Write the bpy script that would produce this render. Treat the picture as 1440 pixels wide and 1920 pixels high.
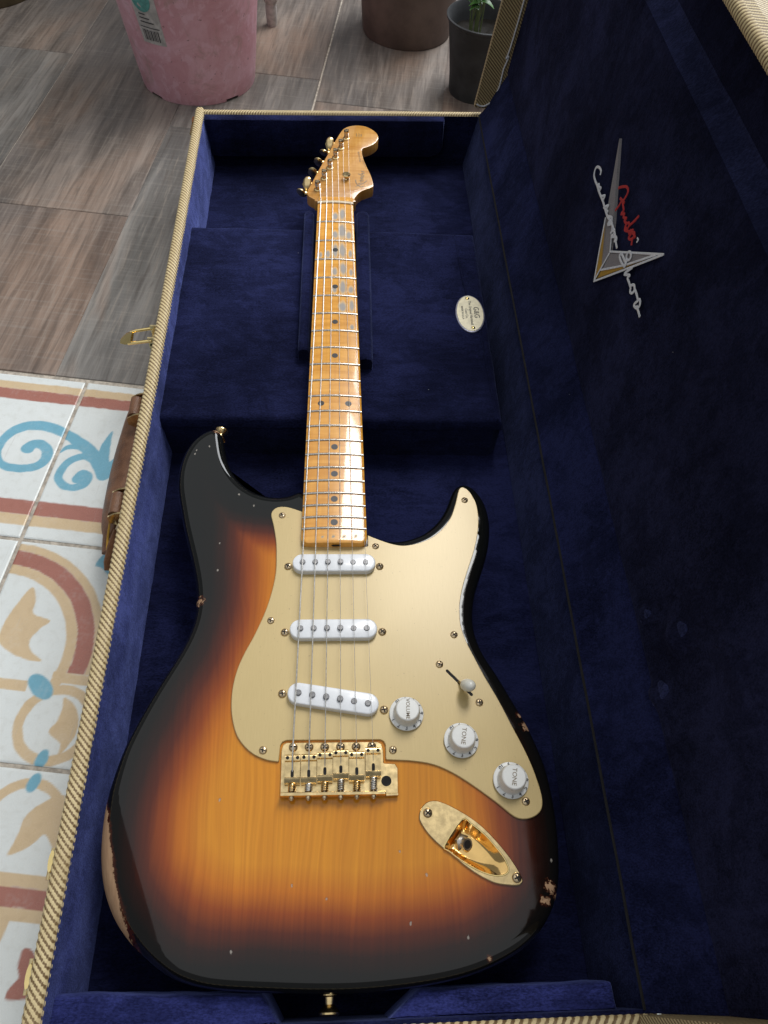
import bpy, bmesh, math, random
from mathutils import Vector, Matrix, noise
from mathutils.geometry import delaunay_2d_cdt
for o in list(bpy.data.objects): bpy.data.objects.remove(o)
S = bpy.context.scene
COL = S.collection
random.seed(7)
PI = math.pi
# ------------------------------------------------------------------ camera, world, light, exposure
# All modelling is in millimetres; z = 0 is the top face of the guitar body, the floor lies at z = FZ.
FZ = -110.0
def W(x, y, z): return Vector((x*.001, y*.001, (z-FZ)*.001))
cam = bpy.data.objects.new('camera', bpy.data.cameras.new('camera')); COL.objects.link(cam)
cam.data.sensor_fit = 'VERTICAL'; cam.data.sensor_height = 36; cam.data.lens = 36*1360/1920
cam.data.clip_start = .02; cam.data.clip_end = 60
r_, d_, f_ = (0.9978084, -0.03306711, 0.05731464), (0.00266885, -0.84536261, -0.53418624), (0.06611565, 0.53316848, -0.84342166)
cm = Matrix(((r_[0], -d_[0], -f_[0], 0), (r_[1], -d_[1], -f_[1], 0), (r_[2], -d_[2], -f_[2], 0), (0, 0, 0, 1)))
cm.translation = W(1.485, -131.6, 549.3)
cam.matrix_world = cm
S.camera = cam
wd = bpy.data.worlds.new('World'); S.world = wd; wd.use_nodes = True
bg = wd.node_tree.nodes['Background']
bg.inputs[0].default_value = (0.90, 0.95, 1.0, 1); bg.inputs[1].default_value = WORLD_STRENGTH = 0.20
def area_light(name, loc, target, sx, sy, power, col):
    l = bpy.data.lights.new(name, 'AREA'); l.shape = 'RECTANGLE'; l.size = sx; l.size_y = sy
    l.energy = power; l.color = col
    o = bpy.data.objects.new(name, l); COL.objects.link(o)
    o.location = loc
    o.rotation_euler = (Vector(target)-Vector(loc)).to_track_quat('-Z', 'Y').to_euler()
    return o
area_light('window_light', (.475, 1.43, 2.22), (.05, .10, .1), .60, .95, 30, (1, .98, .95))
area_light('doorway_light', (1.15, 2.30, 1.60), (.0, .20, .1), 1.1, 1.3, 44, (.94, .97, 1))
area_light('ceiling_fill', (.22, .30, 2.9), (.22, .28, .1), 6.2, 5.4, 58, (.95, .98, 1))  # unseen overhead lamp, added for ceiling bounce and reflections in the lacquer
S.view_settings.view_transform = 'Standard'; S.view_settings.look = 'None'
S.view_settings.exposure = 0; S.view_settings.gamma = 1; S.view_settings.use_curve_mapping = False
S.render.engine = 'CYCLES'
S.render.resolution_x = 768; S.render.resolution_y = 1024

# ------------------------------------------------------------------ outlines measured from the photograph, in mm on the guitar's own planes
BODY=[(-29.2,240.0),(-34.7,237.7),(-46.5,234.5),(-56.1,234.4),(-65.8,236.3),(-78.3,243.2),(-87.6,252.1),(-95.3,263.4),(-100.1,274.4),(-103.3,286.4),(-105.2,296.9),(-107.2,306.6),(-110.8,312.4),(-118.4,312.5),(-127.0,306.7),(-134.9,297.3),(-140.1,284.6),(-142.8,269.6),(-143.1,253.5),(-141.6,240.6),(-137.4,222.8),(-132.0,201.7),(-126.5,183.9),(-121.0,166.1),(-116.5,149.4),(-114.1,136.1),(-113.1,120.5),(-115.8,104.0),(-122.0,86.6),(-131.9,66.1),(-142.5,43.0),(-152.3,17.5),(-158.5,-5.1),(-162.1,-22.2),(-163.4,-41.7),(-162.3,-60.5),(-159.2,-74.6),(-154.1,-86.8),(-146.2,-99.0),(-137.4,-108.3),(-128.3,-116.2),(-116.3,-124.7),(-99.1,-133.6),(-75.2,-139.0),(-41.5,-141.8),(-4.4,-143.9),(26.1,-143.9),(60.6,-141.6),(88.7,-137.3),(112.5,-129.9),(129.7,-121.4),(143.0,-110.1),(152.6,-96.0),(157.9,-79.7),(161.0,-55.8),(161.3,-32.3),(159.6,-10.0),(156.1,4.5),(151.1,20.3),(144.3,35.8),(137.3,50.9),(130.0,66.5),(122.3,80.2),(117.4,95.0),(115.6,106.9),(116.4,119.4),(120.2,136.9),(125.8,151.3),(131.6,166.1),(136.6,181.2),(139.7,196.8),(140.9,212.8),(138.4,229.2),(132.6,241.7),(125.3,249.2),(119.2,250.6),(112.9,247.9),(108.8,240.7),(104.9,230.1),(100.7,220.2),(94.1,209.9),(85.7,200.9),(75.6,193.6),(64.4,189.8),(52.4,187.6),(38.9,190.9),(29.5,196.4)]
PG1=[(-27.8,214.4),(-38.1,218.4),(-44.9,219.8),(-50.9,218.9),(-54.6,215.3),(-55.5,210.3),(-52.8,199.3),(-50.1,183.8),(-49.1,168.6),(-49.0,153.9),(-51.1,137.7),(-55.7,118.6),(-63.0,98.5),(-70.2,82.4),(-74.6,69.8),(-76.9,57.5),(-77.4,45.5),(-76.2,33.7),(-72.4,20.7),(-66.5,11.7),(-58.3,4.6),(-48.4,0.3),(-39.6,-1.2)]
PG2=[(-38.9,10.4),(-37.4,13.1),(-34.2,14.2),(35.1,13.5),(37.5,12.1),(38.7,9.4),(38.5,-1.2)]
PG3=[(54.9,-2.1),(67.1,-3.8),(76.3,-6.3),(86.2,-10.9),(96.0,-16.9),(107.3,-25.0),(118.6,-33.7),(127.5,-41.3),(132.4,-43.8),(138.4,-44.1),(144.7,-42.2),(149.3,-38.2),(151.1,-31.6),(150.2,-22.0),(146.7,-7.1),(142.2,6.1),(135.8,21.8),(127.6,42.3),(118.7,61.4),(111.6,78.8),(106.6,91.9),(103.8,104.9),(103.9,115.9),(105.1,126.1),(108.8,140.1),(114.1,154.6),(121.9,175.0),(127.2,194.0),(129.3,209.8),(128.6,224.0),(124.5,235.5),(119.8,241.0),(116.2,241.3),(113.6,237.2),(109.6,223.2),(103.5,207.8),(93.4,194.4),(82.4,186.2),(71.8,181.9),(60.0,179.9),(48.3,182.2),(35.0,187.7),(29.1,190.6)]
JACK=[(60.9,-40.8),(62.7,-35.2),(67.5,-31.1),(73.5,-30.3),(80.4,-32.4),(88.1,-36.3),(97.6,-42.1),(106.7,-49.6),(115.5,-59.3),(122.3,-68.3),(127.1,-76.3),(129.6,-82.4),(128.8,-84.9),(125.8,-86.1),(120.0,-85.9),(110.6,-84.4),(101.5,-80.3),(92.5,-74.5),(83.5,-67.3),(74.3,-60.0),(67.0,-52.7),(62.1,-45.4)]
CUP=[(91.5,-43.5),(77.7,-60.1),(80.4,-63.7),(89.0,-70.1),(100.0,-76.4),(110.2,-79.7),(117.5,-79.5),(120.8,-76.1),(118.3,-69.1),(113.3,-61.9),(106.3,-53.7),(97.2,-46.2)]
JSCREW=[(67.1,-38.6),(125.6,-81.6)]
JSOCK=[(92.6,-56.2)]
HEAD=[(-21.6,661.7),(-25.1,664.7),(-30.2,668.5),(-33.7,672.4),(-35.3,678.0),(-34.5,683.8),(-31.2,694.0),(-26.9,708.5),(-19.1,734.0),(-11.1,758.4),(-2.8,785.5),(3.6,804.7),(9.0,818.4),(15.6,825.7),(23.2,829.1),(30.9,830.2),(39.7,828.3),(47.2,822.9),(53.6,814.6),(56.4,806.2),(55.8,798.6),(52.4,790.8),(46.3,783.9),(38.7,778.8),(34.9,775.8),(34.1,769.3),(35.6,754.9),(39.0,739.1),(42.8,725.3),(45.2,715.1),(47.0,703.2),(47.1,696.5),(45.2,693.0),(38.0,688.5),(31.8,684.0),(26.7,677.1),(23.1,668.8),(21.5,663.0)]
POSTB=[(13.8,798.7),(6.8,775.9),(-0.1,754.6),(-7.3,732.0),(-14.2,709.2),(-22.0,686.1)]
POSTT=[(13.6,793.4),(6.7,768.5),(-0.1,748.0),(-6.6,725.8),(-13.5,703.2),(-20.2,680.3)]
TBTN=[(-7.8,799.1),(-15.1,780.0),(-22.3,758.6),(-29.2,734.2),(-35.6,709.7),(-42.6,692.5)]
TREE=[(13.3,708.2)]
LOGO=[(25.9,692.0),(32.7,735.2),(36.1,755.0),(24.3,774.2),(30.6,806.4),(39.3,702.8)]
PGSCREW=[(-45.9,210.5),(35.9,179.2),(118.4,227.3),(-50.8,110.1),(97.5,96.5),(83.7,71.5),(112.5,40.4),(-51.4,7.3),(44.1,5.7),(138.8,-32.4)]
PUSCREW=[(-38.7,159.5),(38.9,159.3),(-39.1,99.7),(39.2,99.5),(-39.0,49.4),(38.5,35.7)]
POLE1=[(-26.4,160.3),(26.6,160.2)]
POLE2=[(-26.6,100.4),(26.4,100.3)]
POLE3=[(-26.6,48.0),(26.0,39.1)]
PU=[(0.1,159.0),(0.0,99.2),(-0.2,42.3)]
PUH=[(0.1,169.0),(0.1,153.5),(-0.0,109.6),(0.0,93.8),(-24.9,56.6),(-24.5,43.4)]
KNOB=[(55.3,32.0),(95.4,11.3),(129.3,-18.1)]
KNOBR=[(42.3,34.4),(68.5,34.0)]
KTOP=[(55.2,34.4),(95.4,13.3),(128.9,-15.9)]
KTOPR=[(46.5,34.5),(63.7,34.2)]
SLOT=[(89.0,66.6),(107.4,46.2)]
STIP=[(102.6,49.2),(97.2,49.3),(107.9,51.9)]
PLATE=[(-37.7,-25.3),(-38.0,6.8),(-36.8,11.2),(-34.0,12.3),(32.5,11.8),(35.7,10.3),(36.8,5.4),(36.9,-3.8),(45.1,-4.3),(47.2,-7.5),(46.7,-26.0),(37.8,-26.4)]
FLANGE=[(-37.1,-22.9),(37.2,-23.8),(-36.9,-26.3),(37.1,-26.2)]
HOLE=[(38.4,-16.4)]
BSCREW=[(-29.4,8.8),(-17.8,8.7),(-6.3,8.5),(5.3,8.5),(16.8,8.3),(28.4,8.4)]
SADF=[(-29.1,-1.7),(-17.3,-1.6),(-5.8,-0.3),(5.6,1.0),(17.1,-0.4),(29.0,2.3)]
SADR=[(-29.4,-13.9),(-17.6,-14.1),(-6.1,-12.8),(5.4,-11.8),(16.8,-13.2),(28.9,-10.7)]
SADRB=[(-29.5,-17.4),(-17.6,-17.5),(-6.1,-16.6),(5.5,-15.1),(16.9,-16.6),(29.1,-14.0)]
SHEAD=[(-29.7,-27.5),(-17.8,-27.4),(-6.3,-27.5),(5.3,-27.4),(16.8,-27.3),(28.7,-27.1)]
STRN=[(-17.4,650.4),(-10.3,650.8),(-3.0,651.1),(4.4,651.5),(11.4,651.9),(19.2,652.2)]
STRB=[(-29.1,-1.4),(-17.4,-1.6),(-5.9,-0.2),(5.4,0.7),(16.8,-0.7),(28.1,3.0)]
BADGE=[(155.9,541.4),(140.1,520.0),(157.7,482.7),(173.6,507.3),(155.4,536.7),(157.8,487.8),(156.8,511.5)]
EMB_G=[[(457.0,212.4),(421.9,188.2),(400.8,173.8),(379.1,157.0),(380.1,139.0),(414.5,163.9),(437.3,190.2)],[(378.5,156.7),(313.0,208.2),(345.9,171.2),(378.6,140.1)]]
EMB_Y=[[(415.0,164.6),(411.3,168.4),(380.9,138.9),(382.2,128.4),(382.2,126.0)],[(379.1,130.0),(379.0,138.0),(346.9,169.7),(326.3,192.0),(345.2,168.9)]]
EMB_CUSTOM=[[(459.7,176.6),(461.4,179.2),(466.7,178.9),(472.5,176.2),(474.4,172.4),(471.7,168.7),(464.8,167.9),(455.9,168.5),(448.2,168.3),(439.5,168.9),(431.0,169.4),(420.7,169.1),(409.8,169.4),(400.8,171.7),(392.0,171.8),(385.0,171.6),(379.0,169.8),(370.0,168.6)],[(455.9,168.5),(454.2,171.2),(451.5,170.4),(447.3,172.1),(447.7,168.6)],[(439.5,168.9),(433.5,174.0),(432.7,171.4),(432.4,168.9)],[(425.4,167.9),(418.7,174.8),(418.9,170.4),(414.3,171.6)],[(411.6,169.2),(403.4,174.0),(400.3,172.1),(404.4,168.0),(402.6,167.1),(397.3,172.1)],[(392.4,166.6),(388.9,172.4),(386.7,170.3),(387.6,166.4),(380.7,171.6),(377.3,171.0),(379.8,168.0)]]
EMB_SHOP=[[(359.3,171.6),(359.5,168.7),(352.9,168.6),(344.5,170.6),(345.9,173.2),(353.2,172.7),(358.1,172.1)],[(344.9,170.8),(345.2,174.8),(349.4,176.8),(349.6,180.9),(345.8,182.9),(342.5,181.3),(343.4,177.9),(347.6,175.0)],[(332.6,179.3),(335.6,174.1),(338.7,167.7),(330.5,173.5),(331.4,170.1),(327.4,170.1),(319.7,170.2)],[(321.3,171.0),(317.5,174.8),(313.2,173.7),(313.6,170.1),(317.2,168.0),(319.7,170.2)],[(314.0,174.1),(307.3,174.5),(301.6,174.1),(299.3,176.1),(295.4,174.2),(296.3,170.1),(302.7,167.6),(300.8,173.7)],[(298.6,170.3),(291.2,170.3),(286.8,170.0)]]
EMB_FENDER=[[(415.5,193.5),(410.1,198.2),(403.2,202.8),(398.0,203.3),(396.4,200.5),(396.8,196.8),(397.2,193.0),(392.1,191.5),(388.7,190.9)],[(402.9,181.2),(400.7,186.4),(399.4,192.0),(393.8,194.3),(404.6,191.4)],[(388.7,190.9),(390.4,186.6),(385.3,190.2),(384.4,187.8),(378.6,191.0),(380.2,187.8),(374.4,189.0)],[(362.1,205.0),(365.0,197.9),(368.4,191.9),(369.4,187.5),(374.4,186.9),(372.0,191.7),(367.9,190.7)],[(374.4,186.9),(371.8,184.7),(363.8,189.7),(360.0,193.6),(359.8,189.7),(360.4,186.1),(356.1,187.9),(353.5,192.3),(356.8,193.9),(363.7,187.7)],[(355.0,191.2),(352.5,188.0),(350.8,186.3)],[(363.8,190.7),(355.2,193.1),(351.2,193.1)]]
EMB_R=[[(348.2,195.4),(345.1,195.7),(345.7,193.2)]]
EMB_WL=[[(380.0,157.4),(303.6,215.1)],[(303.6,215.1),(337.7,175.1),(381.6,124.1)],[(381.6,124.1),(380.9,136.6),(379.2,156.4)],[(379.6,138.3),(345.9,171.2),(312.4,207.9)],[(401.7,173.2),(390.2,165.5),(379.7,157.7)],[(415.3,165.4),(399.1,145.2),(381.5,124.8)]]
WEAR=[(-0.2,621.6,2.9,5.8),(7.9,625.8,2.9,9.3),(7.9,594.8,3.8,11.2),(-0.2,587.8,2.8,5.6),(15.4,588.5,2.8,6.6),(-0.1,559.7,2.6,10.7),(8.0,560.1,3.2,10.7),(-8.3,553.8,2.3,5.6),(-16.6,552.0,1.6,4.2),(17.0,555.5,1.8,5.7),(-0.6,524.1,2.4,5.7),(8.9,529.6,2.9,9.2),(17.5,523.5,1.7,5.2),(-0.5,495.7,2.2,5.0),(8.3,499.0,2.9,9.5),(17.2,495.6,2.4,5.0),(7.9,468.5,3.3,6.5),(17.8,470.4,2.2,7.7),(17.9,438.3,2.0,3.2),(-9.9,183.6,1.2,1.1),(-0.6,183.9,1.2,1.4),(8.7,183.9,1.2,1.2),(18.4,184.8,1.1,0.9)]
CHIPS=[(-109.8,129.2),(145.6,-87.5),(141.0,-95.8),(147.5,23.1),(143.2,31.4),(102.1,-127.8),(148.1,-92.8)]
DINGS=[(-116.7,287.8),(-121.1,297.8),(-128.1,283.3),(-129.1,278.9),(-97.6,240.8),(-85.6,233.9),(-71.6,222.0),(-57.7,208.6),(-98.3,183.7),(-97.8,157.3),(-62.6,149.1),(-80.2,-26.2),(-4.2,-90.3),(-12.7,-52.0),(-27.5,-82.0),(64.1,-77.8),(76.2,-100.6),(51.5,-106.6),(89.2,-115.4),(58.3,-49.9),(46.4,-63.0),(-153.2,35.7),(-136.6,17.3),(-65.0,-118.9),(152.0,-71.2)]
DINGS = [q for i, q in enumerate(DINGS) if i % 3 != 1]
CHIPLIST = [(CHIPS[0][0], CHIPS[0][1], 3.4), (CHIPS[1][0]+3, CHIPS[1][1], 3.4), (CHIPS[2][0]+3, CHIPS[2][1], 2.6), (CHIPS[3][0], CHIPS[3][1], 3.2), (CHIPS[4][0], CHIPS[4][1], 1.6), (CHIPS[5][0], CHIPS[5][1], 1.3), (CHIPS[6][0]+5, CHIPS[6][1], 2.0), (-112, 309, 3)]
# ------------------------------------------------------------------ node helpers
class NT:
    def __init__(s, name):
        s.m = bpy.data.materials.new(name); s.m.use_nodes = True
        s.t = s.m.node_tree; s.p = s.t.nodes['Principled BSDF']; s.co = None
    def n(s, typ, ins=None, **kw):
        nd = s.t.nodes.new(typ)
        for k, v in kw.items(): setattr(nd, k, v)
        for k, v in (ins or {}).items(): s.put(nd.inputs[k], v)
        return nd
    def put(s, sock, v):
        if isinstance(v, bpy.types.NodeSocket): s.t.links.new(v, sock)
        elif isinstance(v, bpy.types.Node): s.t.links.new(v.outputs[0], sock)
        elif isinstance(v, (tuple, list)) and sock.type == 'RGBA' and len(v) == 3: sock.default_value = (*v, 1)
        else: sock.default_value = v
    def obj(s):
        if s.co is None: s.co = s.n('ShaderNodeTexCoord')
        return s.co.outputs['Object']
    def mp(s, scale, rot=(0, 0, 0), loc=(0, 0, 0), vec=None):
        return s.n('ShaderNodeMapping', {'Vector': vec or s.obj(), 'Scale': scale, 'Rotation': rot, 'Location': loc}).outputs[0]
    def noise(s, scale, vec=None, detail=4, rough=.55, dist=0):
        return s.n('ShaderNodeTexNoise', {'Vector': vec or s.obj(), 'Scale': scale, 'Detail': detail, 'Roughness': rough, 'Distortion': dist}).outputs['Fac']
    def ma(s, op, a, b=0.0, c=0.0, clamp=False):
        nd = s.n('ShaderNodeMath', operation=op); nd.use_clamp = clamp
        s.put(nd.inputs[0], a); s.put(nd.inputs[1], b); s.put(nd.inputs[2], c)
        return nd.outputs[0]
    def rng(s, v, a, b, c=0., d=1., smooth=True):
        nd = s.n('ShaderNodeMapRange', {0: v, 1: a, 2: b, 3: c, 4: d}); nd.clamp = True
        if smooth: nd.interpolation_type = 'SMOOTHSTEP'
        return nd.outputs[0]
    def mix(s, f, a, b, mode='MIX'):
        nd = s.n('ShaderNodeMix', data_type='RGBA', blend_type=mode)
        s.put(nd.inputs[0], f); s.put(nd.inputs[6], a); s.put(nd.inputs[7], b)
        return nd.outputs[2]
    def ramp(s, f, stops):
        nd = s.n('ShaderNodeValToRGB', {0: f}); e = nd.color_ramp.elements
        while len(e) < len(stops): e.new(.5)
        for q, (ps, c) in zip(e, stops): q.position = ps; q.color = (*c, 1)
        return nd.outputs[0]
    def attr(s, name, out='Fac'): return s.n('ShaderNodeAttribute', attribute_name=name).outputs[out]
    def xyz(s, v=None):
        return s.n('ShaderNodeSeparateXYZ', {0: v or s.obj()}).outputs
    def bump(s, h, dist, strength=1.0, normal=None):
        i = {'Height': h, 'Distance': dist, 'Strength': strength}
        if normal is not None: i['Normal'] = normal
        return s.n('ShaderNodeBump', i).outputs[0]
    def set(s, **kw):
        for k, v in kw.items(): s.put(s.p.inputs[k.replace('_', ' ')], v)
        return s
def plain(name, col, rough=.5, metal=0., var=.12, vscale=180., coat=0., bump=0.):
    m = NT(name); nz = m.noise(vscale)
    c = m.mix(m.rng(nz, .3, .7), tuple(k*(1-var) for k in col), tuple(min(1, k*(1+var)) for k in col))
    m.set(Base_Color=c, Roughness=m.rng(nz, .25, .75, rough*.85, min(1, rough*1.15)), Metallic=metal, Coat_Weight=coat)
    if bump: m.set(Normal=m.bump(m.noise(vscale*3), bump*.001))
    return m.m
# ------------------------------------------------------------------ materials
M = {}
def velvet(name, base, sheen, sw, dirn=(1, 1, 1)):
    m = NT(name)
    big = m.noise(9, m.mp(dirn), 3, .6, .6); mid = m.noise(120, m.mp((dirn[0]*.35, dirn[1]*1.4, dirn[2])), 5, .7, .3); fine = m.noise(620, m.mp((.7, 1.5, 1)), 3, .65)
    weave = m.n('ShaderNodeTexWave', {'Vector': m.mp((1, 1, 1)), 'Scale': 330, 'Distortion': 1.2, 'Detail': 2}, wave_type='BANDS', bands_direction='Y').outputs['Fac']
    f = m.ma('ADD', m.ma('MULTIPLY', m.rng(big, .34, .68), .38), m.ma('MULTIPLY', m.rng(mid, .34, .68), .26))
    f = m.ma('ADD', f, m.ma('MULTIPLY', m.rng(fine, .34, .66), .46))
    f = m.ma('ADD', f, m.ma('MULTIPLY', weave, .08))
    nap = m.noise(20, m.mp((dirn[0]*.8, dirn[1]*1.2, dirn[2])), 8, .78, .5)
    f = m.ma('MULTIPLY', f, m.rng(nap, .44, .54, .66, 1.08)); f = m.ma('MULTIPLY', f, m.rng(m.noise(4, None, 2), .35, .65, .7, 1.15))
    c = m.mix(f, tuple(k*.25 for k in base), tuple(k*1.8 for k in base))
    vo = m.n('ShaderNodeTexVoronoi', {'Vector': m.obj(), 'Scale': 42}); lint = m.ma('MULTIPLY', m.rng(vo.outputs['Distance'], .016, .022, 1, 0), m.rng(m.n('ShaderNodeSeparateColor', {0: vo.outputs['Color']}).outputs[0], .72, .74))
    c = m.mix(m.ma('MULTIPLY', lint, .8), c, (.30, .30, .34))
    sh = m.ma('MULTIPLY', m.rng(f, .1, 1.0, .45, 1.15, False), sw)
    m.set(Base_Color=c, Roughness=1.0, Specular_IOR_Level=.05, Sheen_Weight=sh, Sheen_Roughness=.42, Sheen_Tint=sheen)
    m.set(Normal=m.bump(m.ma('ADD', m.ma('MULTIPLY', fine, .5), mid), .0006, .8))
    return m.m
M['velvet'] = velvet('navy_velvet', (.0090, .0112, .040), (.30, .37, .78), .28)
M['velvet_lid'] = velvet('navy_velvet_darkened_nap', (.0105, .0120, .033), (.30, .34, .75), .09)  # same velvet, less sheen; shaded look of its nap put into base colour
M['velvet_mid'] = velvet('navy_velvet_part_lightened', (.020, .024, .066), (.32, .37, .78), .42)  # lighter base: painted catch-light for the edge roll, own tone of pressed pile
M['velvet_bright'] = velvet('navy_velvet_lightened_nap', (.025, .031, .128), (.30, .38, .95), .60)  # same velvet; light caught by its nap painted into a brighter base colour
def tweed(name, pitch, light, dark, ang):
    m = NT(name)
    v = m.mp((1, 1, 1), (0, 0, 0))
    x, y, z = m.xyz(v)
    nz = m.noise(420, None, 3)
    k = 2*PI/(pitch*.001)
    # diagonal yarns: run across x+z against y
    ph = m.ma('MULTIPLY', m.ma('ADD', m.ma('MULTIPLY', m.ma('ADD', x, z), math.cos(ang)), m.ma('MULTIPLY', y, math.sin(ang))), k)
    st = m.ma('SINE', m.ma('ADD', ph, m.ma('MULTIPLY', nz, 1.3)))
    st = m.rng(st, -.55, .25)
    yarn = m.ma('SINE', m.ma('MULTIPLY', m.ma('SUBTRACT', m.ma('MULTIPLY', m.ma('ADD', x, z), math.sin(ang)), m.ma('MULTIPLY', y, math.cos(ang))), k*1.6))
    c = m.mix(m.ma('MULTIPLY', st, m.rng(yarn, -1, .2, .72, 1)), dark, light)
    c = m.mix(m.rng(m.noise(30), .3, .75, 0, .22), c, tuple(q*.6 for q in light))
    m.set(Base_Color=c, Roughness=.75, Coat_Weight=.25, Coat_Roughness=.4)
    m.set(Normal=m.bump(m.ma('ADD', st, m.ma('MULTIPLY', yarn, .2)), .0004, .8))
    return m.m
CREAM, BROWN = (.60, .47, .24), (.13, .075, .028)
M['tweed'] = tweed('tweed_cloth', 2.6, CREAM, BROWN, math.radians(52))
def binding():
    m = NT('twill_binding')
    ph = m.attr('ph'); nz = m.noise(700, None, 3)
    st = m.rng(m.ma('ADD', ph, m.ma('MULTIPLY', m.ma('SUBTRACT', nz, .5), .35)), .30, .60)
    c = m.mix(st, (.145, .085, .032), (.66, .53, .29))
    c = m.mix(m.rng(m.noise(45), .35, .8, 0, .35), c, (.36, .26, .12))
    m.set(Base_Color=c, Roughness=.7, Coat_Weight=.2, Coat_Roughness=.4, Normal=m.bump(nz, .0005, .7))
    return m.m
M['binding'] = binding()
M['gold'] = plain('aged_gold_plate', (.76, .57, .29), .22, 1.0, .16, 190)
M['gold2'] = plain('bright_gold_plate', (.88, .68, .30), .14, 1.0, .06, 120)
M['brass'] = plain('worn_brass', (.70, .56, .30), .33, 1.0, .18, 300)
M['screw'] = plain('tarnished_gold_screw', (.62, .48, .30), .34, 1.0, .25, 800)
M['nickel'] = plain('nickel_steel', (.74, .72, .68), .34, 1.0, .12, 500)
M['pole'] = plain('pole_steel', (.15, .15, .155), .38, 1.0, .35, 900)
M['fretm'] = plain('fret_wire', (.56, .52, .46), .26, 1.0, .12, 500)
M['white'] = plain('white_plastic', (.83, .85, .88), .30, 0, .03, 60, .2)
M['knob'] = plain('warm_white_plastic', (.80, .80, .77), .30, 0, .03, 60, .2)
M['cream'] = plain('aged_white_plastic', (.74, .73, .66), .28, 0, .04, 60, .3)
M['black'] = plain('black_paint', (.010, .010, .011), .5, 0, .2)
M['print'] = plain('grey_gold_print', (.20, .15, .09), .5, 0, .2, 900)
M['grey_print'] = plain('grey_print', (.045, .045, .05), .5, 0, .2, 900)
M['dot'] = plain('clay_black_dot', (.022, .022, .024), .4, 0, .3, 900, .4)
M['bone'] = plain('aged_bone', (.62, .52, .36), .4, 0, .12, 400)
M['leather'] = None
def leather():
    m = NT('brown_leather'); nz = m.noise(60, None, 6, .6); v = m.n('ShaderNodeTexVoronoi', {'Vector': m.obj(), 'Scale': 900}).outputs[0]
    c = m.mix(m.rng(nz, .3, .7), (.105, .045, .022), (.21, .10, .052))
    m.set(Base_Color=c, Roughness=m.rng(nz, .3, .7, .32, .5), Normal=m.bump(m.ma('ADD', v, m.ma('MULTIPLY', nz, .5)), .0003))
    return m.m
M['leather'] = leather()
def anodized():
    m = NT('gold_anodized_aluminium')
    br = m.noise(60, m.mp((60, 1.2, 1)), 6, .7); cl = m.noise(22, None, 4)
    x, y, z = m.xyz()
    c = m.mix(m.rng(br, .25, .75), (.505, .375, .158), (.56, .425, .190))
    c = m.mix(m.rng(cl, .45, .75, 0, .18), c, (.47, .35, .145))
    spk = m.rng(m.noise(520, None, 2, .5), .735, .76)
    c = m.mix(m.ma('MULTIPLY', spk, .5), c, (.14, .09, .04))
    m.set(Base_Color=c, Metallic=.12, Specular_IOR_Level=.3, Coat_Weight=.65, Coat_Roughness=.27, Roughness=m.rng(br, .2, .8, .36, .46), Anisotropic=.35, Anisotropic_Rotation=.25)
    m.set(Normal=m.bump(br, .00005, .5))
    return m.m
M['guard'] = anodized()
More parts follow.
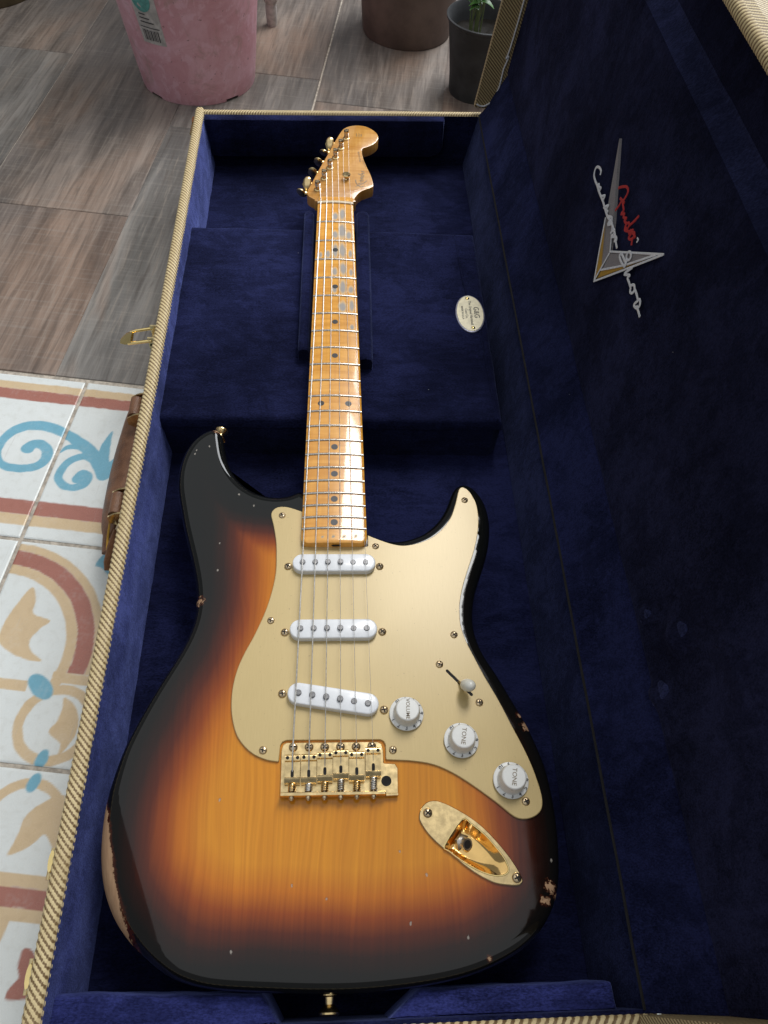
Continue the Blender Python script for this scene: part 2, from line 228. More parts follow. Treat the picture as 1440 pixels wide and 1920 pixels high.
def sunburst():
    m = NT('worn_sunburst_lacquer')
    d = m.attr('edge')                       # millimetres in from the body outline
    x, y, z = m.xyz()
    warp = m.noise(7, None, 2)
    wx = m.ma('MULTIPLY', m.ma('SUBTRACT', m.noise(7, m.mp((1.3, .35, .3)), 3, .5), .5), .055)
    gv = m.n('ShaderNodeCombineXYZ', {0: m.ma('ADD', x, wx), 1: y, 2: z}).outputs[0]
    g1 = m.n('ShaderNodeTexWave', {'Vector': m.mp((1, .05, .3), vec=gv), 'Scale': 70, 'Distortion': 7.0, 'Detail': 4, 'Detail Scale': 2.0}, wave_type='BANDS', bands_direction='X').outputs['Fac']
    g2 = m.noise(260, m.mp((1, .022, .4), vec=gv), 5, .68); g3 = m.noise(26, m.mp((1, .12, .4), vec=gv), 3)
    grain = m.ma('ADD', m.ma('MULTIPLY', m.rng(g1, .1, .9), .22), m.ma('MULTIPLY', m.rng(g2, .3, .7), .60))
    wood = m.mix(grain, (.565, .200, .009), (.745, .300, .016))
    wood = m.mix(m.rng(g3, .35, .7, 0, .18), wood, (.44, .15, .010))
    dd = m.ma('ADD', d, m.ma('MULTIPLY', m.ma('SUBTRACT', warp, .5), 22))
    dd = m.ma('ADD', dd, m.ma('MULTIPLY', m.ma('SUBTRACT', grain, .5), 1.2))
    # the dark edge is broader towards the upper horn
    dd = m.ma('SUBTRACT', dd, m.rng(y, .11, .26, 0, 20))
    burst = m.ramp(m.ma('DIVIDE', dd, 100.0), [(.0, (.0, .0, .0)), (.11, (.003, .0012, .001)), (.21, (.028, .0075, .005)), (.32, (.135, .042, .025)), (.44, (.42, .20, .12)), (.57, (.80, .60, .45)), (.74, (1, 1, 1)), (1, (1, 1, 1))])
    c = m.mix(1.0, wood, burst, 'MULTIPLY')
    c = m.mix(1.0, c, (.0050, .0055, .0052), 'ADD')
    # bare wood where an arm has rubbed the lacquer off, and chips along the rim
    jag = m.ma('MULTIPLY', m.ma('SUBTRACT', m.noise(130, None, 5, .7), .5), 7)
    jag2 = m.ma('MULTIPLY', m.ma('SUBTRACT', m.noise(420, None, 4, .7), .5), 3)
    t = m.ma('DIVIDE', m.ma('ADD', y, .069), .049)
    wid = m.ma('SUBTRACT', m.ma('MULTIPLY', m.ma('SUBTRACT', 1.0, m.ma('MULTIPLY', t, t)), 12.5), 1.0)
    fld = m.ma('SUBTRACT', m.ma('ADD', wid, m.ma('ADD', jag, jag2)), d)
    left = m.rng(x, -.115, -.118)
    bare = m.ma('MULTIPLY', m.rng(fld, 0, .7), left)
    rimd = m.ma('MULTIPLY', m.rng(fld, -2.2, 0), left)
    for (cx, cy, rr) in CHIPLIST:
        dv = m.n('ShaderNodeVectorMath', {0: m.n('ShaderNodeCombineXYZ', {0: x, 1: y}).outputs[0], 1: (cx*.001, cy*.001, 0)}, operation='DISTANCE').outputs['Value']
        q = m.ma('SUBTRACT', m.ma('MULTIPLY', m.ma('SUBTRACT', m.ma('MULTIPLY', m.noise(330, None, 5, .75), 5.0), 1.55), rr*.001), dv)
        bare = m.ma('MAXIMUM', bare, m.rng(q, 0, .0004)); rimd = m.ma('MAXIMUM', rimd, m.rng(q, -.0016, 0))
    bw = m.mix(m.noise(420, m.mp((1, .12, 1)), 4), (.29, .165, .095), (.52, .34, .21))
    c = m.mix(rimd, c, (.055, .012, .005))
    c = m.mix(bare, c, bw)
    ding = None
    for (cx, cy) in DINGS:
        dv = m.n('ShaderNodeVectorMath', {0: m.n('ShaderNodeCombineXYZ', {0: x, 1: m.ma('MULTIPLY', y, .7)}).outputs[0], 1: (cx*.001, cy*.0007, 0)}, operation='DISTANCE').outputs['Value']
        q = m.rng(m.ma('SUBTRACT', m.ma('MULTIPLY', m.noise(700, None, 2), .0017), dv), 0, .0003)
        ding = q if ding is None else m.ma('MAXIMUM', ding, q)
    c = m.mix(m.ma('MULTIPLY', ding, .6), c, (.42, .38, .33))
    mist = m.noise(45, None, 6, .65)
    m.set(Base_Color=c, Roughness=m.mix(bare, m.rng(mist, .3, .75, .20, .34), (.75, .75, .75)), Specular_IOR_Level=.0)
    cw = m.ma('MULTIPLY', m.ma('SUBTRACT', 1.0, bare), 1.0)
    m.set(Coat_Weight=cw, Coat_Roughness=m.rng(mist, .3, .75, .03, .10), Coat_IOR=1.46)
    scr = m.noise(1600, m.mp((1, .2, 1)), 2)
    m.set(Normal=m.bump(m.ma('ADD', m.ma('MULTIPLY', m.ma('SUBTRACT', 1, m.ma('MAXIMUM', bare, ding)), 4.0), m.ma('MULTIPLY', g2, .10)), .0001, 1.0))
    nb = m.bump(m.ma('ADD', m.noise(16, None, 2), m.ma('MULTIPLY', scr, .02)), .0002, .18)
    m.t.links.new(nb, m.p.inputs['Coat Normal'])
    return m.m
def maple(name='amber_tinted_maple', k=(1, 1, 1)):
    m = NT(name); K = lambda c: tuple(a*b for a, b in zip(c, k))
    x, y, z = m.xyz()
    fl = m.noise(46, m.mp((.35, 3.2, .3)), 4, .6, .8); gr = m.noise(300, m.mp((1, .05, .5)), 4)
    br = m.noise(10, m.mp((1, 1, 1)), 3)
    c = m.mix(m.rng(fl, .30, .68), K((.70, .295, .030)), K((.90, .45, .075)))
    c = m.mix(m.rng(gr, .35, .7, 0, .35), c, K((.60, .235, .025)))
    c = m.mix(m.rng(br, .4, .7, 0, .25), c, K((.76, .34, .045)))
    w = m.attr('wear')
    halo = m.rng(w, .12, .5); core = m.rng(w, .40, .86)
    c = m.mix(m.ma('MULTIPLY', halo, .75), c, (.62, .44, .22))
    c = m.mix(core, c, m.mix(m.noise(160, m.mp((1, .4, 1))), (.27, .245, .225), (.40, .36, .32)))
    m.set(Base_Color=c, Roughness=m.ma('ADD', .26, m.ma('MULTIPLY', halo, .3)), Coat_Weight=m.ma('SUBTRACT', 1.0, m.ma('MULTIPLY', halo, .8)), Coat_Roughness=.06, Coat_IOR=1.50)
    nb = m.bump(m.noise(60, m.mp((1, .5, 1)), 2), .0002, .35)
    m.t.links.new(nb, m.p.inputs['Coat Normal'])
    return m.m
def plank():
    m = NT('wood_look_floor_tile')
    ra = m.n('ShaderNodeObjectInfo').outputs['Random']
    off = m.n('ShaderNodeCombineXYZ', {0: m.ma('MULTIPLY', ra, 37.0), 1: m.ma('MULTIPLY', ra, 91.0)}).outputs[0]
    v = m.n('ShaderNodeVectorMath', {0: m.obj(), 1: off}, operation='ADD').outputs[0]
    g = m.noise(9, m.mp((3.4, .30, 1), vec=v), 7, .6, .9); f = m.noise(210, m.mp((1.2, .05, 1), vec=v), 5, .6); cl = m.noise(4.2, m.mp((1.4, .55, 1), vec=v), 4, .6, 1.0)
    fg = m.noise(60, m.mp((2.6, .16, 1), vec=v), 6, .68, .5)
    saw = m.noise(160, m.mp((.06, 1.4, 1), vec=v), 3)
    warm = m.mix(m.rng(g, .3, .7), (.125, .076, .053), (.30, .205, .152))
    grey = m.mix(m.rng(g, .3, .7), (.122, .119, .111), (.275, .264, .246))
    c = m.mix(m.attr('tint'), warm, grey)
    c = m.mix(m.rng(cl, .42, .70, 0, .55), c, m.mix(g, (.062, .060, .062), (.155, .150, .150)))
    c = m.mix(m.rng(cl, .32, .50, .55, 0), c, (.30, .20, .145))
    c = m.mix(m.rng(f, .42, .7, 0, .28), c, (.06, .045, .037))
    c = m.mix(m.rng(saw, .48, .75, 0, .30), c, (.30, .27, .24))
    c = m.mix(m.rng(fg, .50, .66, 0, .42), c, (.072, .056, .047)); c = m.mix(m.rng(fg, .36, .46, .30, 0), c, (.34, .29, .245))
    kn = m.n('ShaderNodeTexVoronoi', {'Vector': m.mp((3.2, 1.6, 1), vec=v), 'Scale': 1.6}).outputs['Distance']
    c = m.mix(m.rng(kn, .02, .10, .75, 0), c, (.035, .027, .024))
    m.set(Base_Color=c, Roughness=m.rng(g, .3, .7, .34, .5), Specular_IOR_Level=.45, Normal=m.bump(m.ma('ADD', f, m.ma('MULTIPLY', saw, .4)), .0004, .55))
    return m.m
def tile():
    m = NT('printed_cement_tile')
    c = m.attr('Col', 'Color'); nz = m.noise(9, None, 5); fn = m.noise(120, None, 4, .65); sp = m.noise(330, None, 2)
    c = m.mix(m.rng(nz, .35, .7, 0, .20), c, m.mix(1.0, c, (.72, .72, .70), 'MULTIPLY'))
    c = m.mix(m.rng(fn, .45, .72, 0, .22), c, m.mix(1.0, c, (.66, .62, .56), 'MULTIPLY'))
    c = m.mix(m.rng(sp, .755, .78, 0, .7), c, (.12, .11, .10))
    st = m.noise(5.5, m.mp((1, 1, 1), (0, 0, .6)), 7, .68, .8); c = m.mix(m.rng(st, .52, .74, 0, .30), c, m.mix(1.0, c, (.60, .52, .42), 'MULTIPLY'))
    scr = m.noise(240, m.mp((1, .05, 1), (0, 0, .5)), 3); c = m.mix(m.rng(scr, .66, .74, 0, .25), c, (.40, .38, .36))
    m.set(Base_Color=c, Roughness=m.rng(fn, .3, .7, .20, .36), Specular_IOR_Level=.5, Normal=m.bump(fn, .0003, .4))
    return m.m
M['plank'] = plank(); M['tile'] = tile()
M['grout'] = plain('sandy_grout', (.42, .37, .31), .9, 0, .3, 160, 0, .6)
def potmat():
    m = NT('weathered_pink_plastic')
    x, y, z = m.xyz()
    a = m.noise(16, None, 8, .68, 1.2); b = m.noise(55, m.mp((1, 1, .7)), 6, .7, .6); s = m.noise(150, None, 3, .6)
    c = m.mix(m.rng(a, .34, .68), (.60, .295, .345), (.69, .40, .475))
    c = m.mix(m.rng(b, .50, .60, 0, .50), c, (.76, .50, .60))
    c = m.mix(m.rng(m.noise(24, None, 7, .7, .8), .52, .70, 0, .60), c, (.41, .26, .235))
    c = m.mix(m.rng(s, .66, .73, 0, .65), c, (.16, .085, .075))
    m.set(Base_Color=c, Roughness=m.rng(b, .3, .7, .42, .65), Normal=m.bump(b, .0006, .4))
    return m.m
M['pink'] = potmat()
def claypot(name, c0, c1):
    m = NT(name); a = m.noise(14, None, 6, .62); b = m.noise(160, None, 4)
    m.set(Base_Color=m.mix(m.rng(a, .3, .7), c0, c1), Roughness=.7, Normal=m.bump(b, .0006, .5)); return m.m
M['clay'] = claypot('brown_clay', (.092, .062, .052), (.165, .115, .096))
M['olive_clay'] = claypot('olive_brown_clay', (.085, .062, .030), (.16, .12, .062))
M['nursery'] = claypot('dusty_black_plastic', (.010, .011, .013), (.040, .043, .048))
M['soil'] = claypot('dark_soil', (.006, .005, .004), (.020, .017, .014)); M['soil'].node_tree.nodes['Principled BSDF'].inputs['Specular IOR Level'].default_value = .08
def leafm(name, a, b):
    m = NT(name); m.set(Base_Color=m.mix(m.noise(90), a, b), Roughness=.45, Subsurface_Weight=.0, Transmission_Weight=0.0); return m.m
M['leaf'] = leafm('green_leaf', (.030, .095, .018), (.070, .19, .035)); M['stem'] = leafm('pale_green_stem', (.10, .13, .05), (.18, .22, .09))
M['pale_leaf'] = leafm('pale_leaf_tip', (.36, .38, .22), (.52, .50, .36))
M['paint'] = plain('chipped_white_paint', (.46, .42, .40), .55, 0, .2, 120)
M['thread_white'] = plain('white_thread', (.80, .81, .84), .6, 0, .2, 1600, 0, .3)
M['thread_red'] = plain('red_thread', (.52, .030, .028), .6, 0, .25, 1600, 0, .3)
M['thread_grey'] = plain('grey_thread', (.285, .265, .27), .6, 0, .2, 1600, 0, .3)
M['thread_yellow'] = plain('mustard_thread', (.50, .285, .035), .6, 0, .2, 1600, 0, .3)
M['badge'] = plain('pale_gold_plate', (.74, .68, .50), .38, .35, .06, 300)
M['badge_rim'] = plain('badge_edge', (.34, .34, .44), .4, .6, .1, 300)
M['red_cloth'] = plain('dark_red_cloth', (.075, .006, .010), .95, 0, .4, 300, 0, 1)
M['sticker'] = plain('dirty_paper_sticker', (.46, .44, .43), .6, 0, .2, 120)
M['teal'] = plain('teal_ink', (.10, .32, .30), .6, 0, .2, 200)
M['copper'] = plain('jack_cup_gold', (.90, .58, .22), .12, 1.0, .08, 90)
M['dark'] = plain('dark_hole', (.006, .005, .005), .8)
# ------------------------------------------------------------------ object helpers
ORG = {}
class G:
    """collects vertices (mm) and faces; several shapes can go into one part"""
    def __init__(s): s.v = []; s.f = []; s.at = {}
    def add(s, v, f):
        n = len(s.v); s.v += [tuple(q) for q in v]; s.f += [tuple(i+n for i in q) for q in f]; return n
    def box(s, x0, x1, y0, y1, z0, z1):
        s.add([(x0, y0, z0), (x1, y0, z0), (x1, y1, z0), (x0, y1, z0), (x0, y0, z1), (x1, y0, z1), (x1, y1, z1), (x0, y1, z1)],
              [(3, 2, 1, 0), (4, 5, 6, 7), (0, 1, 5, 4), (1, 2, 6, 5), (2, 3, 7, 6), (3, 0, 4, 7)]); return s
    def rings(s, rings, cap0=True, cap1=True, closed=True):
        n = len(rings[0]); b = len(s.v)
        for r in rings: s.v += [tuple(q) for q in r]
        for k in range(len(rings)-1):
            for i in range(n if closed else n-1):
                j = (i+1) % n
                s.f.append((b+k*n+i, b+k*n+j, b+(k+1)*n+j, b+(k+1)*n+i))
        if cap0: s.f.append(tuple(b+i for i in reversed(range(n))))
        if cap1: s.f.append(tuple(b+(len(rings)-1)*n+i for i in range(n)))
        return s
    def lathe(s, prof, seg=32, c=(0, 0, 0), cap=True):
        R = [[(c[0]+r*math.cos(2*PI*i/seg), c[1]+r*math.sin(2*PI*i/seg), c[2]+z) for i in range(seg)] for r, z in prof]
        return s.rings(R, cap, cap)
    def tube(s, pts, r, seg=8, cap=True, flat=1.0, up=None):
        P = [Vector(q) for q in pts]; R = []
        t0 = (P[1]-P[0]).normalized(); n = Vector(up) if up else t0.orthogonal().normalized()
        for i, q in enumerate(P):
            t = (P[min(i+1, len(P)-1)]-P[max(i-1, 0)]).normalized()
            n = (n - t*n.dot(t))
            n = n.normalized() if n.length > 1e-6 else t.orthogonal().normalized()
            b = t.cross(n); rr = r[i] if isinstance(r, (list, tuple)) else r
            R.append([q+n*math.cos(2*PI*k/seg)*rr*flat+b*math.sin(2*PI*k/seg)*rr for k in range(seg)])
        return s.rings(R, cap, cap)
    def prism(s, out, rs):
        """closed outline (ccw) swept through (inset, z) pairs listed from the bottom up"""
        return s.rings([[(x, y, z) for x, y in inset(out, i)] for i, z in rs])
    def warp(s, fn): s.v = [fn(*q) for q in s.v]; return s
def area2(p): return sum(p[i][0]*p[(i+1) % len(p)][1]-p[(i+1) % len(p)][0]*p[i][1] for i in range(len(p)))
def ccw(p): return p if area2(p) > 0 else p[::-1]
def inset(p, d):
    if abs(d) < 1e-9: return list(p)
    n = len(p); o = []
    for i in range(n):
        a = Vector(p[i-1]); b = Vector(p[i]); c = Vector(p[(i+1) % n])
        e1 = (b-a); e2 = (c-b)
        e1 = e1.normalized() if e1.length else e2.normalized(); e2 = e2.normalized() if e2.length else e1
        n1 = Vector((-e1.y, e1.x)); n2 = Vector((-e2.y, e2.x)); m = n1+n2
        m = m/max(.35, (1+n1.dot(n2))) if m.length > 1e-6 else n1
        o.append((b.x+m.x*d, b.y+m.y*d))
    return o
def smooth(p, per=6, closed=True):
    """Catmull-Rom through the points"""
    n = len(p); o = []
    for i in range(n if closed else n-1):
        g = (lambda k: Vector(p[k % n])) if closed else (lambda k: Vector(p[max(0, min(n-1, k))]))
        a, b, c, d = g(i-1), g(i), g(i+1), g(i+2)
        for k in range(per):
            t = k/per
            q = .5*((2*b)+(c-a)*t+(2*a-5*b+4*c-d)*t*t+(3*b-a-3*c+d)*t**3)
            o.append(tuple(q))
    if not closed: o.append(tuple(p[-1]))
    return o
def resample(p, step, closed=True):
    P = [Vector(q) for q in p] + ([Vector(p[0])] if closed else [])
    L = [0]
    for i in range(len(P)-1): L.append(L[-1]+(P[i+1]-P[i]).length)
    n = max(4, int(round(L[-1]/step))); o = []; k = 0
    for i in range(n if closed else n+1):
        t = L[-1]*i/n
        while k < len(L)-2 and L[k+1] < t: k += 1
        f = (t-L[k])/max(1e-9, L[k+1]-L[k]); o.append(tuple(P[k].lerp(P[k+1], f)))
    return o
def inside(q, poly):
    x, y = q; c = False; n = len(poly)
    for i in range(n):
        x1, y1 = poly[i]; x2, y2 = poly[i-1]
        if (y1 > y) != (y2 > y) and x < (x2-x1)*(y-y1)/(y2-y1)+x1: c = not c
    return c
def circle(cx, cy, r, n=16): return [(cx+r*math.cos(2*PI*i/n), cy+r*math.sin(2*PI*i/n)) for i in range(n)]
def rot2(p, a, c=(0, 0)):
    ca, sa = math.cos(a), math.sin(a)
    return [(c[0]+(x-c[0])*ca-(y-c[1])*sa, c[1]+(x-c[0])*sa+(y-c[1])*ca) for x, y in p]
def to_mesh(name, g, mat, o, smooth_deg=35):
    me = bpy.data.meshes.new(name)
    me.from_pydata([((x-o[0])*.001, (y-o[1])*.001, (z-o[2])*.001) for x, y, z in g.v], [], g.f)
    for k, vals in g.at.items():
        if vals and isinstance(vals[0], (tuple, list)):
            a = me.color_attributes.new(k, 'FLOAT_COLOR', 'POINT'); a.data.foreach_set('color', [q for c in vals for q in (*c, 1)])
        else:
            a = me.attributes.new(k, 'FLOAT', 'POINT'); a.data.foreach_set('value', vals)
    me.materials.append(mat)
    me.validate(); me.update()
    if smooth_deg:
        me.polygons.foreach_set('use_smooth', [True]*len(me.polygons))
        me.set_sharp_from_angle(angle=math.radians(smooth_deg))
    return me
def link(name, me, org, parent=None, rz=0):
    o = bpy.data.objects.new(name, me); COL.objects.link(o); ORG[o.name] = tuple(org)
    if parent is not None:
        o.parent = parent; po = ORG[parent.name]
        o.location = Vector([(org[i]-po[i])*.001 for i in range(3)])
    else: o.location = W(*org)
    o.rotation_euler = (0, 0, rz)
    return o
def part(name, g, mat, parent, org=None, deg=35):
    org = org or ORG[parent.name]
    return link(name, to_mesh(name, g, M[mat] if isinstance(mat, str) else mat, org, deg), org, parent)
def thing(name, label, cat, base, group=None):
    o = bpy.data.objects.new(name, None); COL.objects.link(o); o.location = W(*base); o.empty_display_size = .05
    ORG[o.name] = tuple(base); o['label'] = label; o['category'] = cat
    if group: o['group'] = group
    return o
def tag(o, label, cat=None, group=None):
    o['label'] = label
    if cat: o['category'] = cat
    if group: o['group'] = group
    return o
def text_mesh(txt, size, mat, extrude=.06, name='lettering'):
    c = bpy.data.curves.new('text', 'FONT'); c.body = txt; c.size = size*.001; c.align_x = 'CENTER'; c.align_y = 'CENTER'
    c.extrude = extrude*.001; c.offset = size*.000007; c.resolution_u = 3
    o = bpy.data.objects.new('text', c); COL.objects.link(o)
    me = bpy.data.meshes.new_from_object(o.evaluated_get(bpy.context.evaluated_depsgraph_get()))
    bpy.data.objects.remove(o); bpy.data.curves.remove(c)
    me.name = name; me.materials.clear(); me.materials.append(M[mat])
    return me
def nz(x, y, z=0, s=1.): return noise.noise(Vector((x*s, y*s, z*s)))

BODYO = resample(ccw(smooth(BODY, 6)), 2.2)
for _k in range(14): BODYO = [tuple(.5*b+.25*(a+c) for a, b, c in zip(BODYO[i-1], BODYO[i], BODYO[(i+1) % len(BODYO)])) for i in range(len(BODYO))]
# ------------------------------------------------------------------ the floor
FA = math.radians(7.3); FO = (-291.5, 466.5)
U_ = (math.cos(FA), -math.sin(FA)); V_ = (math.sin(FA), math.cos(FA))
def fl(u, v): return (FO[0]+u*U_[0]+v*V_[0], FO[1]+u*U_[1]+v*V_[1])
g = G(); c = [fl(-1000, -1300), fl(1500, -1300), fl(1500, 2000), fl(-1000, 2000)]
g.add([(x, y, FZ-1.3) for x, y in c], [(0, 1, 2, 3)])
floor = link('floor', to_mesh('floor', g, M['grout'], (0, 0, FZ), 0), (0, 0, FZ))
floor['kind'] = 'structure'
def slab(name, u0, u1, v0, v1, mat, tint, gap=1.1, dz=0.):
    """one floor piece with a small bevel, modelled about its own centre and turned into the floor's grid"""
    w, l = (u1-u0)/2-gap, (v1-v0)/2-gap
    g = G(); out = [(-w, -l), (w, -l), (w, l), (-w, l)]
    g.prism(out, [(0, -8), (0, -.9), (.8, 0)])
    g.at['tint'] = [tint]*len(g.v)
    me = to_mesh(name, g, M[mat], (0, 0, 0), 0)
    cx, cy = fl((u0+u1)/2, (v0+v1)/2)
    return link(name, me, (cx, cy, FZ+dz), floor, -FA)
cols = {-465: [3, 720, 1340, 1900], -252: [3, 307, 925, 1545], -40: [3, 537, 723, 1340, 1900], 175: [3, 655, 1270, 1880], 386: [3, 330, 950, 1560], 597: [3, 620, 1240, 1860], 808: [3, 310, 930, 1550], -678: [3, 410, 1030, 1650]}
rnd = random.Random(3)
TINT = {(-252, 0): .2, (-252, 1): .5, (-40, 0): .9, (-40, 1): .75, (-40, 2): .4, (175, 1): .6, (-465, 0): .9, (-465, 1): .6, (386, 1): .15, (175, 0): .5}
for u0, vs in cols.items():
    for k in range(len(vs)-1):
        if vs[k] > 1400: continue
        slab('floor_plank', u0, u0+213, vs[k], vs[k+1], 'plank', TINT.get((u0, k), rnd.uniform(.2, .9)), .5, rnd.uniform(-.25, .15))
# patterned tiles: the print is worked out point by point and carried as a colour attribute
WHT, BLU, RED, TAN = (.70, .73, .72), (.17, .40, .52), (.37, .15, .115), (.62, .47, .29)
def seg_d(p, a, b):
    ax, ay = a; bx, by = b; dx, dy = bx-ax, by-ay
    t = max(0, min(1, ((p[0]-ax)*dx+(p[1]-ay)*dy)/max(1e-9, dx*dx+dy*dy)))
    return math.hypot(p[0]-ax-t*dx, p[1]-ay-t*dy), t
def stroke(pts, per=4):
    s = smooth([q[:2] for q in pts], per, False); n = len(pts); w = []
    for i in range(len(s)):
        f = i/per; k = min(n-2, int(f)); w.append(pts[k][2]+(pts[k+1][2]-pts[k][2])*(f-k))
    xs = [q[0] for q in s]; ys = [q[1] for q in s]; mw = max(w)
    return s, w, (min(xs)-mw, max(xs)+mw, min(ys)-mw, max(ys)+mw)
SCR = [stroke([(58, -128, 8), (47, -112, 8), (30, -96, 7), (12, -85, 6.5), (-3, -78, 6), (-18, -73, 6.4), (-34, -72, 6.5), (-48, -76, 6.5), (-58, -85, 6), (-64, -99, 5), (-63, -116, 4.5), (-55, -128, 4.5), (-41, -132, 5), (-27, -131, 5), (-15, -126, 5.5), (-9, -115, 6), (-12, -104, 6), (-20, -98, 6), (-29, -98, 6), (-33, -104, 7.5)]),
       stroke([(60, -120, 9), (46, -112, 6), (32, -107, 4.5), (20, -112, 4.5), (13, -123, 4.5), (12, -138, 4.5), (20, -147, 4.5), (31, -149, 4.5), (41, -143, 5), (43, -134, 5), (36, -130, 5.5), (33, -137, 6)]),
       stroke([(3, -106, .5), (8, -98, 3), (18, -95, 4), (32, -99, 5), (45, -108, 6)]), stroke([(56, -125, 7), (51, -105, 6.5), (49, -88, 5), (50, -70, 1)]),
       stroke([(58, -128, 8), (72, -108, 9), (90, -90, 8), (110, -78, 7), (132, -76, 6.5), (150, -84, 6), (158, -100, 5), (156, -118, 4.5), (146, -129, 4.5), (132, -132, 5), (118, -126, 5.5), (112, -114, 6), (118, -104, 6), (127, -106, 7)])]
def scroll(u, v):
    best = 9.
    for s, w, bb in SCR:
        if u < bb[0]-2 or u > bb[1]+2 or v < bb[2]-2 or v > bb[3]+2: continue
        for i in range(len(s)-1):
            d, t = seg_d((u, v), s[i], s[i+1]); best = min(best, d-(w[i]+(w[i+1]-w[i])*t))
            if best < -1: return best
    return best
FLEUR = [smooth([(17, -317), (20, -294), (30, -268), (38, -281), (41, -295), (59, -300), (52, -310), (47, -322), (52, -332), (65, -340), (47, -340), (22, -329)], 4), smooth([(96, -371), (111, -381), (117, -401), (108, -422), (106, -412), (93, -403), (97, -393), (98, -382)], 4),
         smooth([(96, -490), (97, -474), (106, -462), (124, -453), (128, -477), (130, -496), (118, -484), (109, -494), (94, -502)], 4)]
RPET = [smooth([(131, -580), (128, -566), (133, -563), (141, -570), (146, -584), (138, -590)], 4), smooth([(138, -579), (130, -586), (127, -596), (140, -595), (150, -590)], 4)]
def poly_d(p, poly):
    d = min(seg_d(p, poly[i-1], poly[i])[0] for i in range(len(poly)))
    return -d if inside(p, poly) else d
def cov(d): return max(0., min(1., .5-d/1.0))
def over(c, k, a): return tuple(c[i]+(k[i]-c[i])*a for i in range(3))
def col_border(u, v):
    u = (u+219.5+60) % 218.5 - 159.5 + 0 if False else u
    t = 1+v/217.0; c = WHT
    for a, b, k in ((.075, .135, TAN), (.135, .215, RED), (.825, .895, RED), (.895, .945, TAN)):
        d = max(a-t, t-b)*217; c = over(c, k, cov(d))
    return over(c, BLU, cov(scroll(u, v)))
def col_field(u, v):
    c = WHT
    def ring(cx, cy, r0, r1, k, cond=True):
        nonlocal c
        if cond:
            r = math.hypot(u-cx, v-cy); c = over(c, k, cov(max(r0-r, r-r1)))
    ang = v > -352
    r = math.hypot(u-2, v+336)
    if v > -349: ring(2, -336, 106, 114, TAN)
    if v > -349: ring(2, -336, 90, 106, RED)
    if v > -363: ring(2, -336, 80, 90, TAN)
    if u > 80: c = over(c, TAN, cov(max(-v-359, v+349)))
    ring(96, -396, 27, 36, TAN, True); ring(96, -477, 27, 35, TAN, v > -482)
    c = over(c, TAN, cov(max(abs(v+365)-5, u-60)))
    for k, (v0, v1) in ((TAN, (-524, -514)), (RED, (-538, -524)), (TAN, (-547, -538))):
        vv = v + .0016*(u-110)**2 if u < 110 else v
        c = over(c, k, cov(max(v0-vv, vv-v1)))
    c = over(c, TAN, cov(max(abs(u-108+(v+545)*-.16)-4.5, v+546, -590-v)))
    for f in FLEUR:
        if min(q[0] for q in f)-2 < u < max(q[0] for q in f)+2 and min(q[1] for q in f)-2 < v < max(q[1] for q in f)+2: c = over(c, TAN, cov(poly_d((u, v), f)))
    for f in RPET:
        if min(q[0] for q in f)-2 < u < max(q[0] for q in f)+2 and min(q[1] for q in f)-2 < v < max(q[1] for q in f)+2: c = over(c, RED, cov(poly_d((u, v), f)))
    for cx, cy, a, rx, ry in ((72, -364, -.65, 15, 8.5), (95, -426, 1.35, 8.5, 5), (95, -446, 1.35, 8.5, 5)):
        ca, sa = math.cos(a), math.sin(a); x, y = u-cx, v-cy; p = ((x*ca+y*sa)/rx, (-x*sa+y*ca)/ry)
        c = over(c, BLU, cov((math.hypot(*p)-1)*ry))
    d = math.hypot(u-108, v+238)   # blue leaf at the corner of the border
    c = over(c, BLU, cov(max(math.hypot(u-100, v+236)-17, 20-math.hypot(u-82, v+258))))
    c = over(c, BLU, cov(math.hypot((u-122)/.75, v+262)-20))
    return c
def tile_mesh(fn, u0, v0, res):
    L = 217.0; gap = 1.9; n = res; g = G(); co = []
    h = L/2-gap
    for j in range(n+1):
        for i in range(n+1):
            x, y = -h+2*h*i/n, -h+2*h*j/n
            e = min(h-abs(x), h-abs(y)); z = -max(0, 1.6-e)**2*.35
            g.v.append((x, y, z)); jx, jy = .7*nz(x*.12, y*.12, u0)+.15*nz(x*.5, y*.5, 3), .7*nz(x*.12, y*.12, 9+v0)+.15*nz(x*.5, y*.5, 5)
            cc_ = fn(u0+L/2+x+jx, v0+L/2+y+jy); wv = .5+.5*nz(x*.06, y*.06, v0*.1+4)+.35*nz(x*.35, y*.35, 8); co.append(over(cc_, WHT, max(0, min(.16, (wv-.6)*.3))))
    for j in range(n):
        for i in range(n): a = j*(n+1)+i; g.f.append((a, a+1, a+n+2, a+n+1))
    g.at['Col'] = co
    return to_mesh('tile', g, M['tile'], (0, 0, 0), 60)
TM = {}
def put_tile(key, fn, u0, v0, sample_u, sample_v, res):
    if key not in TM: TM[key] = tile_mesh(fn, sample_u, sample_v, res)
    cx, cy = fl(u0+108.5, v0+108.5)
    link('floor_tile', TM[key], (cx, cy, FZ), floor, -FA)
for cidx in range(-2, 3):
    u0 = cidx*217.0
    put_tile('b%d' % (cidx % 2), col_border, u0, -217, (-217. if cidx % 2 else 0.), -217, 190)
    for r in range(1, 4):
        put_tile('f%d' % r if r < 4 else 'f2', col_field, u0, -217*(r+1), 0., -217.*(r+1), 170 if cidx in (0,) else 170)
